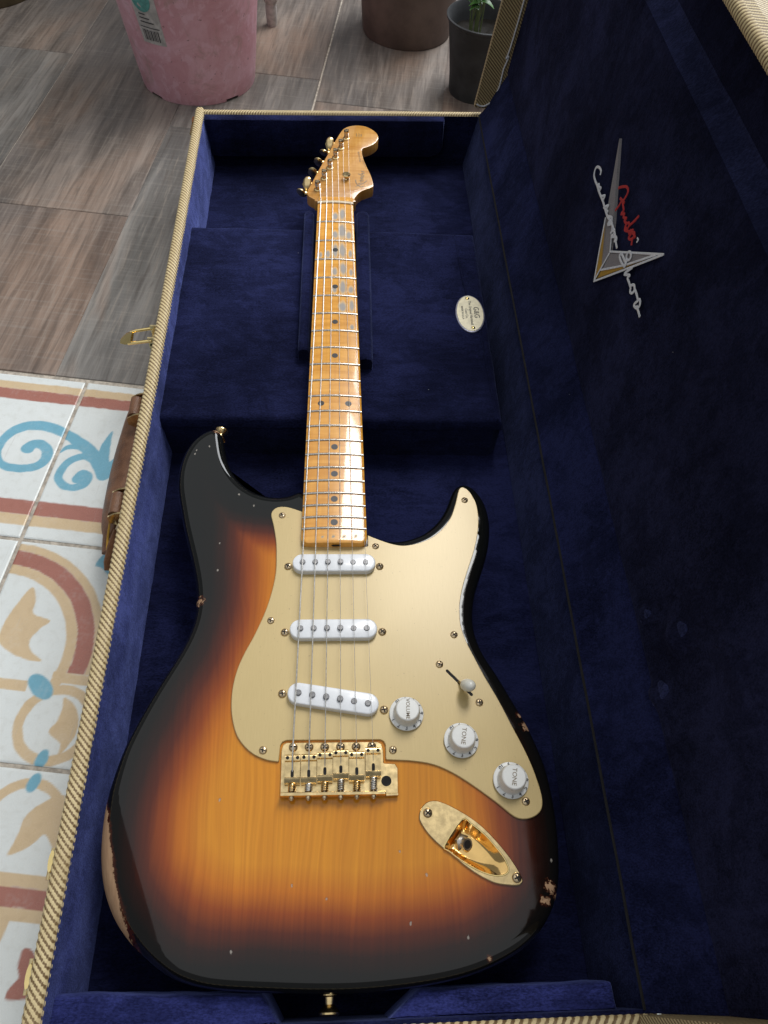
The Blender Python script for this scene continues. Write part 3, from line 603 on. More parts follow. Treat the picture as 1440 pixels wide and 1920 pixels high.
# ------------------------------------------------------------------ the guitar case
XL, XR, YN, YF = -178.5, 200., -161., 858.      # inner faces of the base walls
case = thing('guitar_case', 'open hardshell guitar case in tweed with navy velvet lining, holding the guitar', 'guitar case', (8, 350, FZ))
def bow(y): return 1.5*math.sin(PI*max(0, min(1, (y-YN)/(YF-YN))))
def yend(x): return 851+(x-XL)*.055      # the far end wall is not quite square to the sides
g = G()
T = 10.5
def wallstrip(g, pts_in, pts_out, z0, z1):
    n = len(pts_in)
    g.rings([[(x, y, z0) for x, y in pts_in+pts_out[::-1]], [(x, y, z1) for x, y in pts_in+pts_out[::-1]]])
ys = [YN-T+(yend(XL)+T-YN+T)*i/24 for i in range(25)]
wallstrip(g, [(XL+bow(y), y) for y in ys], [(XL-T+bow(y), y) for y in ys], FZ+8, -4)
wallstrip(g, [(x, yend(x)) for x in (XL+.5, XR-.5)], [(x, yend(x)+T) for x in (XL+.5, XR-.5)], FZ+8, -4); g.box(XL+.5, XR-.5, YN-T, YN, FZ+8, -4)
g.box(XR, XR+T, YN-T, yend(XR)+T, FZ+8, -12)
part('base_shell', g, 'tweed', case)
g = G(); g.prism([(XL-9, YN-9), (XR+9, YN-9), (XR+9, yend(XR)+9), (XL-9, yend(XL)+9)], [(3, FZ+2), (0, FZ+6), (0, FZ+14)])
part('bottom_panel', g, 'tweed', case)
for x in (XL+30, XR-30):
    for y in (YN+60, YF-60): part('foot', G().lathe([(9, FZ), (10, FZ+1.5), (8, FZ+4)], 16, (x, y, 0)), 'black', case)
def bind(name, path, width, height, pitch, slope, parent, up=(0, 0, 1), lat=None, step=.75, nx=9):
    """padded twill edging: an arched strip whose surface carries slanted cords"""
    P = [Vector(q) for q in resample(path, step, False)]; g = G(); ph = []; U = Vector(up).normalized(); s = 0
    for i, q in enumerate(P):
        t = (P[min(i+1, len(P)-1)]-P[max(0, i-1)]).normalized(); L = t.cross(U).normalized()
        if i: s += (q-P[i-1]).length
        for k in range(nx+1):
            a = -1+2*k/nx
            w = .5+.5*math.sin(2*PI*(s/pitch+a*slope))
            sub = .12*math.sin(2*PI*(s/.9))
            h = height*math.sqrt(max(0, 1-abs(a)**2.6)) + (.75*w+.2*sub)*(1-.4*abs(a))
            wl = width/2*a + (.45*w)*a*abs(a)
            v = q+L*wl+U*h; g.v.append(tuple(v)); ph.append(w*.85+.15*(.5+.5*math.sin(2*PI*s/1.1)))
    n = nx+1
    for i in range(len(P)-1):
        for k in range(nx): g.f.append((i*n+k, (i+1)*n+k, (i+1)*n+k+1, i*n+k+1))
    g.at['ph'] = ph
    return part(name, g, 'binding', parent, None, 180)
bind('rim_binding', [(XL-5+bow(y), y, -4.2) for y in ys], 12.0, 4.6, 4.9, 1.35, case)
bind('rim_binding', [(XL-3, yend(XL)+5, -4), (XR+2, yend(XR)+5, -4)], 8, 3.2, 3.6, .8, case)
bind('rim_binding', [(XR+2, YN-5, -4), (XL-3, YN-5, -4)], 11, 5, 5.5, .8, case)
# velvet lining
def cloth(name, fn, nu, nv, parent, mat='velvet', thick=0):
    g = G()
    for j in range(nv+1):
        for i in range(nu+1): g.v.append(fn(i/nu, j/nv))
    for j in range(nv):
        for i in range(nu): a = j*(nu+1)+i; g.f.append((a, a+1, a+nu+2, a+nu+1))
    return part(name, g, mat, parent, None, 60)
CF = -76.   # lining floor
cloth('floor_lining', lambda a, b: (XL-1+(XR-XL+2)*a, YN+(yend(XL+(XR-XL)*a)-YN)*b, CF+1.2*nz(a*9, b*22)), 60, 140, case)
def left_wall(a, b):
    y = YN+(yend(XL)-YN)*a; t = b
    x = XL+bow(y)+1.0+5.0*t**1.5+1.5*math.sin(PI*t) + 1.5*nz(y*.012, t*2.2, 3)*math.sin(PI*min(1, t*1.2)) + .6*nz(y*.05, t*5)
    return (x, y, -2.5+(CF+3.0)*t)
cloth('side_lining', lambda a, b: left_wall(a, b), 180, 14, case, 'velvet_bright')
def right_wall(a, b):
    y = YN+(yend(XR)-YN)*a; t = b
    x = XR-1-12*t**1.4-1.5*math.sin(PI*t)+1.0*nz(y*.01, t*2, 9)
    return (x, y, -1+(CF+2.0)*t)
cloth('side_lining', lambda a, b: right_wall(a, 1-b), 180, 14, case)
# far end pad hangs from the rim and stops above the floor
g = G(); out = [(XL+2, -3), (150, -3), (152, -44), (146, -54), (134, -57), (XL+14, -57), (XL+4, -54)]
o2 = ccw([(x, z) for x, z in out]); rr = []
for ins, yy in ((0, -.5), (0, -9), (1.2, -11), (4, -12)): rr.append([(x, yend(x)+yy, z) for x, z in inset(o2, ins)])
g.rings(rr); part('end_pad', g, 'velvet', case)
g = G(); wallstrip(g, [(x, yend(x)-.4) for x in (XL, XR-1)], [(x, yend(x)-.1) for x in (XL, XR-1)], CF, -3); part('end_lining', g, 'velvet', case)
g = G(); g.box(XL, XR-1, YN+.1, YN+2.5, CF, -2); part('end_lining', g, 'velvet', case)
# accessory box across the neck end
g = G()
def pillow_box(g, x0, x1, y0, y1, z0, z1, r=4., sub=24, amp=.8, seed=0.):
    out = []
    for cx, cy, a0 in ((x1-r, y1-r, 0), (x0+r, y1-r, 90), (x0+r, y0+r, 180), (x1-r, y0+r, 270)):
        for k in range(5): a = math.radians(a0+k*22.5); out.append((cx+r*math.cos(a), cy+r*math.sin(a)))
    out = resample(out, max(4, (x1-x0)/sub))
    g.prism(out, [(0, z0), (0, z1-r), (r*.3, z1-r*.3), (r, z1)])
    n = len(g.v)
pillow_box(g, -178, 173.5, 337, 642, CF-2, -28)
abox = part('accessory_box', g, 'velvet', case)
def padtop(a, b):
    x = -178.4+352.3*a; y = 336.6+305.8*b; e = min(x+178.4, 173.9-x, y-336.6, 642.4-y); R = 7.
    dz = R-math.sqrt(max(0, R*R-max(0, R-e)**2))
    wob = 1.1*nz(x*.03, y*.03, 7)*(1 if e < 12 else .3)
    return (x+.8*nz(y*.03, x*.02, 2), y+.9*nz(x*.03, y*.02, 8), -21.2-dz*1.6+.8*nz(x*.012, y*.012)+.4*nz(x*.04, y*.04)+wob*.6)
cloth('compartment_lid', padtop, 150, 130, abox)
g = G(); g.tube([(147, 636, -20.4), (150, 545, -20.2), (161.5, 465, -20.4), (164, 390, -20.4), (167, 341, -20.7)], .9, 6); part('lid_seam', g, 'velvet', abox)
# neck rests
def rest(x0, x1, y0, y1, ztop):
    g = G(); cx, w = (x0+x1)/2, (x1-x0)/2
    prof = [(-w, -40), (-w, ztop-5), (-w*.75, ztop-1.5), (0, ztop), (w*.75, ztop-1.5), (w, ztop-5), (w, -40)]
    R = []
    for y, k in ((y1, .86), (y1-3, .97), (y1-8, 1), ((y0+y1)/2, 1.02), (y0+6, 1), (y0+2, .98), (y0, .9)):
        R.append([(cx+px*k+ (1.2*(y-y0)/(y1-y0)-.6), y, pz if pz < -39 else ztop-(ztop-pz)-(1-k)*12) for px, pz in prof])
    g.rings(R, True, True, False); part('neck_rest', g, 'velvet', case)
rest(-38.5, -26.5, 420, 654, -4); rest(24.5, 40.5, 408, 656, -4)
# padded blocks at the tail end
for (poly) in ([(-179, -160.6), (-32, -160.6), (-45, -142), (-179, -138)], [(34, -160.6), (188, -160.6), (186, -143), (57, -142.5)]):
    g = G(); g.prism(resample(ccw(poly), 3), [(0, CF), (0, -26), (.15, -23.5), (.5, -21), (1.0, -19), (1.8, -17.6), (2.6, -17)]); g.warp(lambda x, y, z: (x+.7*nz(y*.08, z*.1, 3), y+.9*nz(x*.05, z*.1, 6), z+.7*nz(x*.04, y*.09, 1))); part('tail_block', g, 'velvet_bright', case)
g = G(); g.prism(ccw(smooth([(-118, -90), (-60, -118), (50, -118), (116, -92), (122, -20), (86, 60), (60, 120), (-60, 130), (-88, 80), (-124, -10)], 4)), [(0, CF-1), (0, -52), (3, -46.2)]); part('body_cushion', g, 'velvet', case)
# badge on the accessory box
bc = (152.9, 495.2); zt = -20.1
def ell(a, b, n=48, rot=0.): return rot2([(bc[0]+a*math.cos(2*PI*i/n), bc[1]+b*math.sin(2*PI*i/n)) for i in range(n)], rot, bc)
BR = math.radians(10)
g = G(); g.prism(ell(16.5, 30, 48, -.02), [(0, zt-1), (0, zt+.4), (.6, zt+.8)]); badge = part('maker_badge', g, 'badge_rim', case)
tag(badge, 'oval pale gold badge riveted to the accessory box')
g = G(); g.prism(ell(15.3, 28.6, 48, -.02), [(0, zt), (0, zt+1.0), (.4, zt+1.3)]); part('face', g, 'badge', badge)
for q in ((151.7, 519), (154.1, 471.4)):
    g = G(); g.lathe([(2.3, zt+1), (2.3, zt+1.6), (1.5, zt+2.3), (.3, zt+2.6)], 14, (*q, 0)); part('rivet', g, 'gold2', badge)
for txt, sz, dx, dy in (('G&G', 8.6, 7.2, 1), ('The Original Hardshell', 4.2, .8, 0), ('Case Co.', 4.2, -4.2, -1), ('MADE IN U.S.A.', 3.2, -8.6, 0)):
    link('lettering', text_mesh(txt, sz, 'grey_print'), (bc[0]+dx, bc[1]+dy, zt+1.36), badge, -PI/2)
# ---- lid, swung open 96 degrees about the back edge
LT = math.radians(96); D1 = (-math.cos(LT), math.sin(LT)); D2 = (math.sin(LT), math.cos(LT))   # up the lid / through its depth
HX, HZ = 190., 4.; LH = 367.; LD = 34.
def lp(h, d): return (HX+D1[0]*h+D2[0]*d, HZ+D1[1]*h+D2[1]*d)
def lidpoly(g, hd, y0, y1):
    a = [(lp(h, d)) for h, d in hd]
    g.rings([[(x, y0, z) for x, z in a], [(x, y1, z) for x, z in a]])
LY0, LY1 = YN-8, 880.
g = G()
lidpoly(g, [(-2, LD+12), (LH, LD+12), (LH-2, LD+16), (LH-10, LD+19), (4, LD+19), (-4, LD+14)], LY0, LY1)            # top panel
lidpoly(g, [(LH-9, 3), (LH-.5, 3), (LH+2, 8), (LH+2, LD-10), (LH, LD+11.9), (LH-9, LD+11.9)], LY0, LY1)                 # front wall
lidpoly(g, [(-4, 20), (4, 20), (4, LD+11.9), (-2, LD+11.9)], LY0, LY1)                                            # hinge wall
lidpoly(g, [(6, .5), (LH-9.1, .5), (LH-9.1, LD+11.9), (6.1, LD+11.9)], LY1-8, LY1-.2)                                # end walls
lidpoly(g, [(6, .5), (LH-9.1, .5), (LH-9.1, LD+11.9), (6.1, LD+11.9)], LY0+.2, LY0+8)
lid = part('lid', g, 'tweed', case, None, 25)
tag(lid, 'raised lid lined with dark navy velvet and embroidered lettering')
def panel(hh, dd=0.): # point on padded panel, mm from rim plane
    return lp(hh, LD-1.0+dd)
prof = [(198.8, -1.5), (203, 3.5), (209, 13), (215, 27)]
PZ = LD-1.5
hl = [(50, -.5), (53, .9), (57, -.4)]+[(60+5*i, -.4-1.4*math.sin(PI*i/46)) for i in range(45)]+[(283, -.4), (286, .6), (290, 3.6), (294, 7.2), (298, 10.2), (302, 11.2), (320, 11.4), (340, 11.4), (356, 11.4), (357.4, 10), (357.6, 6), (357.7, 3.5-PZ)]
pts = prof + [lp(h, PZ+d) for h, d in hl]
hh_ = [0]*4+[h for h, d in hl]
nprof = len(pts); ny = 230; g = G()
DENT = [(52.4, 101, 9, 8, -8), (25.2, 62, 9, 7, -8), (80.7, 70, 7, 6, -5), (15, 150, 26, 14, -2.2), (600, 160, 200, 9, -1.6), (440, 150, 150, 7, -1.5)]
for j in range(ny+1):
    y = LY0+8.2+(LY1-LY0-16.4)*j/ny
    for i, (x, z) in enumerate(pts):
        h = hh_[i]
        k = 1.0*nz(y*.007, h*.012, 5)+.6*nz(y*.03, h*.03, 1)
        for cy, ch, ry, rh, dp in DENT: k += dp*math.exp(-((y-cy)/ry)**2-((h-ch)/rh)**2)
        if i > nprof-4: k = 0
        g.v.append((x+k*(1 if i > 1 else .3), y, z))
n_h = 5; n_p = nprof-11; VV = g.v
def strip(name, i0, i1, mat):
    q = G(); w = i1-i0+1
    for j in range(ny+1): q.v += [VV[j*nprof+i] for i in range(i0, i1+1)]
    for j in range(ny):
        for i in range(w-1): a = j*w+i; q.f.append((a, a+w, a+w+1, a+1))
    return part(name, q, mat, lid, None, 60)
strip('hinge_lining', 0, n_h, 'velvet')
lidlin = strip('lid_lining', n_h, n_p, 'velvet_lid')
strip('edge_roll', n_p, n_p+4, 'velvet_mid')  # upward bevel lightened by colour, as if catching light
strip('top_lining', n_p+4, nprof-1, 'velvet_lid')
bind('lid_binding', [(*(lambda q: (q[0], yy, q[1]))(lp(LH-4.2, 3.2)),) for yy in (LY0, 100, 400, LY1)], 8.5, 3.4, 3.3, .3, lid, up=(-D2[0], 0, -D2[1]))
# hinge seam where base and lid lining meet
g = G(); g.tube([(198.9+.6*nz(y*.02, 3), y, -1.3) for y in [YN+2+(yend(XR)-YN-6)*i/60 for i in range(61)]], 1.1, 6); part('hinge_seam', g, 'dark', case)
# loose white thread along the far end of the lid
g = G(); yy = LY1-9.2
tp = [lp(300, 27), lp(250, 26.5), lp(200, 27), lp(150, 26), lp(110, 26.4), lp(80, 25.6), lp(74, 24.4), lp(77, 26.8), lp(73, 27), lp(60, 25.4), lp(35, 26), lp(18, 22), lp(11, 15), lp(9, 8), lp(11, 2)]
g.tube([(x, yy+.4*math.sin(i), z) for i, (x, z) in enumerate(smooth(tp, 5, False))], 1.0, 6); part('loose_thread', g, 'thread_white', lid)
# embroidery, stitched on the velvet
def emb_pt(y, h, lift=0.):
    hh = h-4*D1[1]; x, z = 222+D1[0]*h, D1[1]*h
    return (x-D2[0]*(lift+3.2), y, z-D2[1]*(lift+3.2))
def emb_poly(g, poly, lift):
    n = len(poly); a = [emb_pt(y, h, lift) for y, h in poly]; b = [emb_pt(y, h, lift-3.5) for y, h in poly]
    g.rings([b, a])
def emb_line(g, poly, r, lift, per=5):
    s = smooth(poly, per, False) if len(poly) > 2 else poly
    g.tube([emb_pt(y, h, lift) for y, h in s], r, 6, True, .35, (-D2[0], 0, -D2[1]))
for k, mt, nm in ((EMB_G, 'thread_grey', 'emblem_fill'), (EMB_Y, 'thread_yellow', 'emblem_fill')):
    for pl in k:
        g = G(); emb_poly(g, pl, .8); part(nm, g, mt, lidlin, None, 0)
for cy, ch, ry, rh, tl in ((52.4, 104, 8, 13, .5), (25.2, 65, 8, 12, .45), (80.7, 72, 5, 8, .3)):    # pile pressed by the knobs when the lid is shut
    g = G(); RR = []
    for k, (s_, l_) in enumerate(((1.0, -3.0), (.92, -.3), (.75, .9), (.5, 1.5), (.2, 1.7))):
        RR.append([emb_pt(cy+s_*(ry*math.cos(t)+tl*rh*math.sin(t)*.4), ch+s_*rh*math.sin(t)*(1+.12*math.cos(3*t)), l_-1.2) for t in [2*PI*q/28 for q in range(28)]])
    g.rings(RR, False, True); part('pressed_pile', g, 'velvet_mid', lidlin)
g = G()
for pl in EMB_WL: emb_line(g, pl, 1.0, 1.2, 4)
part('emblem_outline', g, 'thread_white', lidlin)
for k, mt in ((EMB_CUSTOM, 'thread_white'), (EMB_SHOP, 'thread_white'), (EMB_FENDER, 'thread_red'), (EMB_R, 'thread_white')):
    g = G()
    for pl in k: emb_line(g, pl, 1.25 if k is not EMB_R else .8, 2.0)
    part('stitched_lettering', g, mt, lidlin)
# latches on the front wall
def latch(y, open_):
    xw = XL-T+bow(y)-.3
    g = G(); g.prism(resample([(y-16, -40), (y+16, -40), (y+16, -8), (y-16, -8)], 4), [(0, 0), (0, 1.2), (.6, 1.6)])
    g.warp(lambda a, b, c: (xw-c, a, b)); base = part('latch', g, 'brass', case)
    g = G()
    for s in ((-1, 1) if open_ else ()): g.box(xw-9, xw-1.2, y+s*9-1, y+s*9+1, -26, -10)
    g.tube([(xw-6, y-10, -20), (xw-6, y+10, -20)], 2.2, 10)
    part('hinge_block', g, 'brass', base)
    g = G()
    if open_:
        a = [(xw-5, y+9.5, -14), (xw-25, y+9, -18), (xw-31, y+8, -20)]; b = [(x, 2*y-yy, z) for x, yy, z in a]
        g.tube(a, 1.7, 8); g.tube(b, 1.7, 8)
        g.tube([(xw-28, y, -19), (xw-35, y, -21), (xw-41, y, -24)], [10, 9, 4], 12, True, .22, (0, 0, 1))
    else:
        g.tube([(xw-2, y, -5), (xw-4, y, -20), (xw-3, y, -38)], [7, 8, 6], 12, True, .25, (-1, 0, 0))
    part('latch_arm', g, 'gold2', base)
latch(447, True); latch(-62, False); latch(-128, False); latch(842, False)
# leather handle
def hx(y): return XL-T+bow(y)
g = G(); path = [(hx(388)-12, 384, -42), (hx(370)-16, 368, -46), (hx(340)-19, 338, -50), (hx(310)-21, 308, -52), (hx(280)-22, 275, -52), (hx(250)-23, 245, -52), (hx(240)-23, 222, -52), (hx(230)-21, 203, -52)]
sp_ = smooth(path, 6, False); R = []
for i, q in enumerate(sp_):
    t = i/(len(sp_)-1); w = 5+9.5*math.sin(PI*min(1, t*1.15+.02))**.6; th = 3+2.4*math.sin(PI*min(1, t*1.1))
    R.append([(q[0]-2+math.cos(a)*w*.92-math.sin(a)*th*.3, q[1], q[2]+math.cos(a)*w*.5+math.sin(a)*th) for a in [2*PI*k/16 for k in range(16)]])
g.rings(R); hd = part('handle', g, 'leather', case)
g = G()
for s in (-1, 1):
    g.tube([(q[0]-s*w_*.0-math.sin(1.1)*(0.5)*s, q[1], q[2]+5.0+s*.1) for i, q in enumerate(sp_) for w_ in (0,)], .55, 5)
part('stitching', g, 'thread_yellow', hd)
for y in (356, 240):
    xw = hx(y)
    g = G(); g.tube([(xw-13, y+11, -28), (xw-13, y-11, -28)], 6.6, 14); part('handle_loop', g, 'leather', hd)
    for s in (-13.5, 13.5):
        g = G().prism(resample(ccw([(xw-20, -36), (xw-12, -41), (xw+.3, -42), (xw+.3, -18), (xw-12, -21), (xw-20, -27)]), 2.5), [(0, 0), (0, 1.6)])
        g.warp(lambda a, b, c: (a, y+s+c-.8, b)); part('handle_bracket', g, 'gold', hd)
g = G(); g.tube([(hx(210)-12, 222, -44), (hx(205)-16, 208, -50), (hx(200)-20, 196, -58), (hx(200)-21, 190, -62)], [7, 8, 7, 5], 10, True, .35, (1, 0, .6)); part('handle_tab', g, 'leather', hd)
# ------------------------------------------------------------------ the guitar
gtr = thing('electric_guitar', 'worn sunburst electric guitar with gold pickguard lying in the case', 'guitar', (0, 0, -45))
M['burst'] = sunburst(); M['maple'] = maple(); M['head_maple'] = maple('pale_amber_headstock_maple', (.74, .78, 1.2))
OUT = BODYO
def zbev(x, y):
    w = max(0., (-x*.90-y*.43)-128)
    return -.0075*w*w if w > 0 else 0.
RB = 9.
CUPS = ccw(smooth(CUP, 3))
cap = inset(OUT, RB)
step = 4.5
gv = []
x0, x1 = min(q[0] for q in cap), max(q[0] for q in cap); y0, y1 = min(q[1] for q in cap), max(q[1] for q in cap)
cap_in = inset(cap, 2.2)
def seglist(p): return [(p[i], p[(i+1) % len(p)]) for i in range(len(p))]
j = 0; y = y0
while y < y1:
    x = x0+(step/2 if j % 2 else 0)
    while x < x1:
        if inside((x, y), cap_in) and not inside((x, y), inset(CUPS, -1.5)): gv.append((x, y))
        x += step
    y += step*.87; j += 1
vin = [Vector(q) for q in cap]+[Vector(q) for q in CUPS]+[Vector(q) for q in gv]
nc, nk = len(cap), len(CUPS)
ein = [(i, (i+1) % nc) for i in range(nc)]+[(nc+i, nc+(i+1) % nk) for i in range(nk)]
vo, eo, fo, ov, oe, of = delaunay_2d_cdt(vin, ein, [], 1, 1e-4)
g = G(); edge = []
# outline buckets for the distance field
def dist_out(x, y): return min((x-a)**2+(y-b)**2 for a, b in OUT)**.5
for q in vo: g.v.append((q.x, q.y, zbev(q.x, q.y))); edge.append(dist_out(q.x, q.y))
g.f += [tuple(f) for f in fo if not inside((sum(vo[i].x for i in f)/3, sum(vo[i].y for i in f)/3), CUPS) and inside((sum(vo[i].x for i in f)/3, sum(vo[i].y for i in f)/3), cap)]
# rolled edge, sides and back: rings from the cap boundary outwards
rings = []
for k in range(0, 9):
    a = math.radians(90*k/8); rings.append((RB*(1-math.sin(a)), -RB*(1-math.cos(a)), 1.))
rings += [(0, -20, .6), (0, -36, .0)]
for k in range(1, 6):
    a = math.radians(90*k/5); rings.append((RB*(1-math.cos(a)), -36-RB*math.sin(a), 0.))
b0 = len(g.v)
for ins, z, kz in rings:
    pr = inset(OUT, ins)
    for x, y in pr: g.v.append((x, y, z+kz*zbev(x, y))); edge.append(ins if z > -20 else 0.)
n = len(OUT)
for k in range(len(rings)-1):
    for i in range(n):
        jn = (i+1) % n; a = b0+k*n
        g.f.append((a+i, a+n+i, a+n+jn, a+jn))
lr = b0+(len(rings)-1)*n
g.f.append(tuple(lr+i for i in range(n)))
g.at['edge'] = edge
me = to_mesh('body', g, M['burst'], ORG[gtr.name], 40)
bm = bmesh.new(); bm.from_mesh(me); bmesh.ops.remove_doubles(bm, verts=bm.verts, dist=2e-5); bmesh.ops.recalc_face_normals(bm, faces=bm.faces); bm.to_mesh(me); bm.free()
me.polygons.foreach_set('use_smooth', [True]*len(me.polygons)); me.set_sharp_from_angle(angle=math.radians(50))
body = link('body', me, ORG[gtr.name], gtr)
# ---- pickguard
def corner(p, q): return p+q
pg = smooth(PG1, 4, False)+[(-39.2, 6.5)]+smooth(PG2[:3], 4, False)+smooth(PG2[3:6], 4, False)+[PG2[6]]+smooth(PG3, 4, False)+[(29.2, 179), (-27.6, 179)]
pg = ccw(pg); PGO = resample(pg, 1.6)
g = G(); g.prism(PGO, [(0, .15), (0, 1.6), (.45, 2.05)])
guard = part('pickguard', g, 'guard', gtr, None, 30)
# ---- screws (shared mesh, cross recess cut as dark wings)
def screw_mesh(r, h):
    g = G(); pr = [(r, -.6), (r, 0.25*h), (r*.86, .62*h), (r*.55, .9*h), (.05, h)]
    g.lathe(pr, 18); g.f = g.f[:-1] if False else g.f
    return to_mesh('screw', g, M['screw'], (0, 0, 0), 50)
def cross_mesh(r, h):
    g = G(); w = r*.16; l = r*.62
    for a in (0, PI/2):
        p = rot2([(-l, -w), (l, -w), (l, w), (-l, w)], a)
        g.rings([[(x, y, h*.30) for x, y in p], [(x*.96, y, h*1.0+.03+(0.01 if a else 0)) for x, y in p]])
    return to_mesh('cross_slot', g, M['dark'], (0, 0, 0), 0)
SM, CMS = screw_mesh(3.0, 1.3), cross_mesh(3.0, 1.3); SM2, CM2 = screw_mesh(3.3, 2.0), cross_mesh(3.3, 2.0)
rs = random.Random(5)
def screw(x, y, z, parent, big=False, slot=True):
    s = link('screw', SM2 if big else SM, (x, y, z), parent, rs.uniform(0, 3))
    if slot and parent is gtr: link('cross_slot', CM2 if big else CMS, (x, y, z), s)
    elif slot: ORG[s.name] = (x, y, z)
    return s
def screw_on(x, y, z, big=False): return screw(x, y, z, gtr, big)
for x, y in PGSCREW: screw_on(x, y, 2.05)
for x, y in PUSCREW: screw_on(x, y, 2.05, True)
# ---- pickups
def stadium(cx, cy, L, Wd, a, n=12):
    r = Wd/2; h = L/2-r; o = []
    for k in range(n+1): t = -PI/2+PI*k/n; o.append((cx+h+r*math.cos(t), cy+r*math.sin(t)))
    for k in range(n+1): t = PI/2+PI*k/n; o.append((cx-h+r*math.cos(t), cy+r*math.sin(t)))
    return rot2(o, a, (cx, cy))
def pole_mesh():
    g = G(); g.lathe([(2.35, -2.5), (2.35, -.25), (2.05, 0)], 18); return to_mesh('pole_piece', g, M['pole'], (0, 0, 0), 30)
PM = pole_mesh()
for (cx, cy), a, p in ((PU[0], 0., POLE1), (PU[1], 0., POLE2), (PU[2], math.atan2(POLE3[1][1]-POLE3[0][1], POLE3[1][0]-POLE3[0][0]), POLE3)):
    cy = (p[0][1]+p[1][1])/2; cx = (p[0][0]+p[1][0])/2
    g = G(); o = stadium(cx, cy, 70, 16.6, a)
    g.prism(o, [(0, 1.2), (0, 6.9), (.25, 7.6), (.7, 8.0), (1.4, 8.2)])
    pu = part('pickup', g, 'white', gtr)
    for i in range(6):
        t = i/5; link('pole_piece', PM, (p[0][0]+(p[1][0]-p[0][0])*t, p[0][1]+(p[1][1]-p[0][1])*t, 8.2+(1.2, 1.3, 1.7, 1.9, .5, .9)[i]), pu)
# ---- control knobs
def knob_mesh():
    g = G(); seg = 120; prof = [(12.9, 0), (13.0, 1.0), (12.7, 1.45), (11.8, 1.75), (10.4, 2.2), (9.9, 3.4), (9.6, 7), (9.1, 11.2), (8.6, 12.4), (7.9, 12.9), (.2, 13.0)]
    R = []
    for r, z in prof:
        k = .16 if 3 < z < 12 else 0
        R.append([((r+(k if i % 2 else -k))*math.cos(2*PI*i/seg), (r+(k if i % 2 else -k))*math.sin(2*PI*i/seg), z) for i in range(seg)])
    g.rings(R); return to_mesh('control_knob', g, M['knob'], (0, 0, 0), 28)
KM = knob_mesh()
NUM = [text_mesh(str(i), 3.9, 'grey_print', .12, 'number') for i in range(1, 11)]
for (x, y), txt, ro in zip(KNOB, ('VOLUME', 'TONE', 'TONE'), (-92, -100, -100)):
    kn = link('control_knob', KM, (x, y, 3.2), gtr)
    link('lettering', text_mesh(txt, 4.0 if len(txt) > 4 else 4.6, 'print', .03), (x, y, 16.24), kn, math.radians(ro))
    for i in range(10):
        a = math.radians(205+i*31.0); xx, yy = x+11.35*math.cos(a), y+11.35*math.sin(a)
        o = link('number', NUM[i], (xx, yy, 3.2+2.2), kn, a+PI/2)
    g = G(); g.lathe([(6.5, 2.0), (6.5, 3.4)], 20, (x, y, 0)); part('bushing', g, 'nickel', kn)
# ---- selector switch
(sx0, sy0), (sx1, sy1) = SLOT; sa = math.atan2(sy1-sy0, sx1-sx0)
sw = part('selector_switch', G().prism(stadium((sx0+sx1)/2, (sy0+sy1)/2, math.hypot(sx1-sx0, sy1-sy0)+1, 2.3, sa, 6), [(0, 1.7), (0, 2.15)]), 'dark', gtr)
g = G(); p0 = Vector((98.6, 56, .5)); p1 = Vector((102.4, 49.6, 15.5)); q = Vector((math.cos(sa), math.sin(sa), 0)); nn = Vector((-math.sin(sa), math.cos(sa), 0))
g.rings([[p0+q*3+nn*.5, p0-q*3+nn*.5, p0-q*3-nn*.5, p0+q*3-nn*.5], [p1+q*2+nn*.5, p1-q*2+nn*.5, p1-q*2-nn*.5, p1+q*2-nn*.5]]); part('lever', g, 'brass', sw)
g = G(); ax = (p1-p0).normalized()
g.tube([p0+ax*(10), p0+ax*11, p0+ax*15, p0+ax*20, p0+ax*23, p0+ax*24.6, p0+ax*25.2], [3.2, 4.2, 4.9, 4.6, 3.7, 2.3, .5], 18); part('switch_tip', g, 'cream', sw)
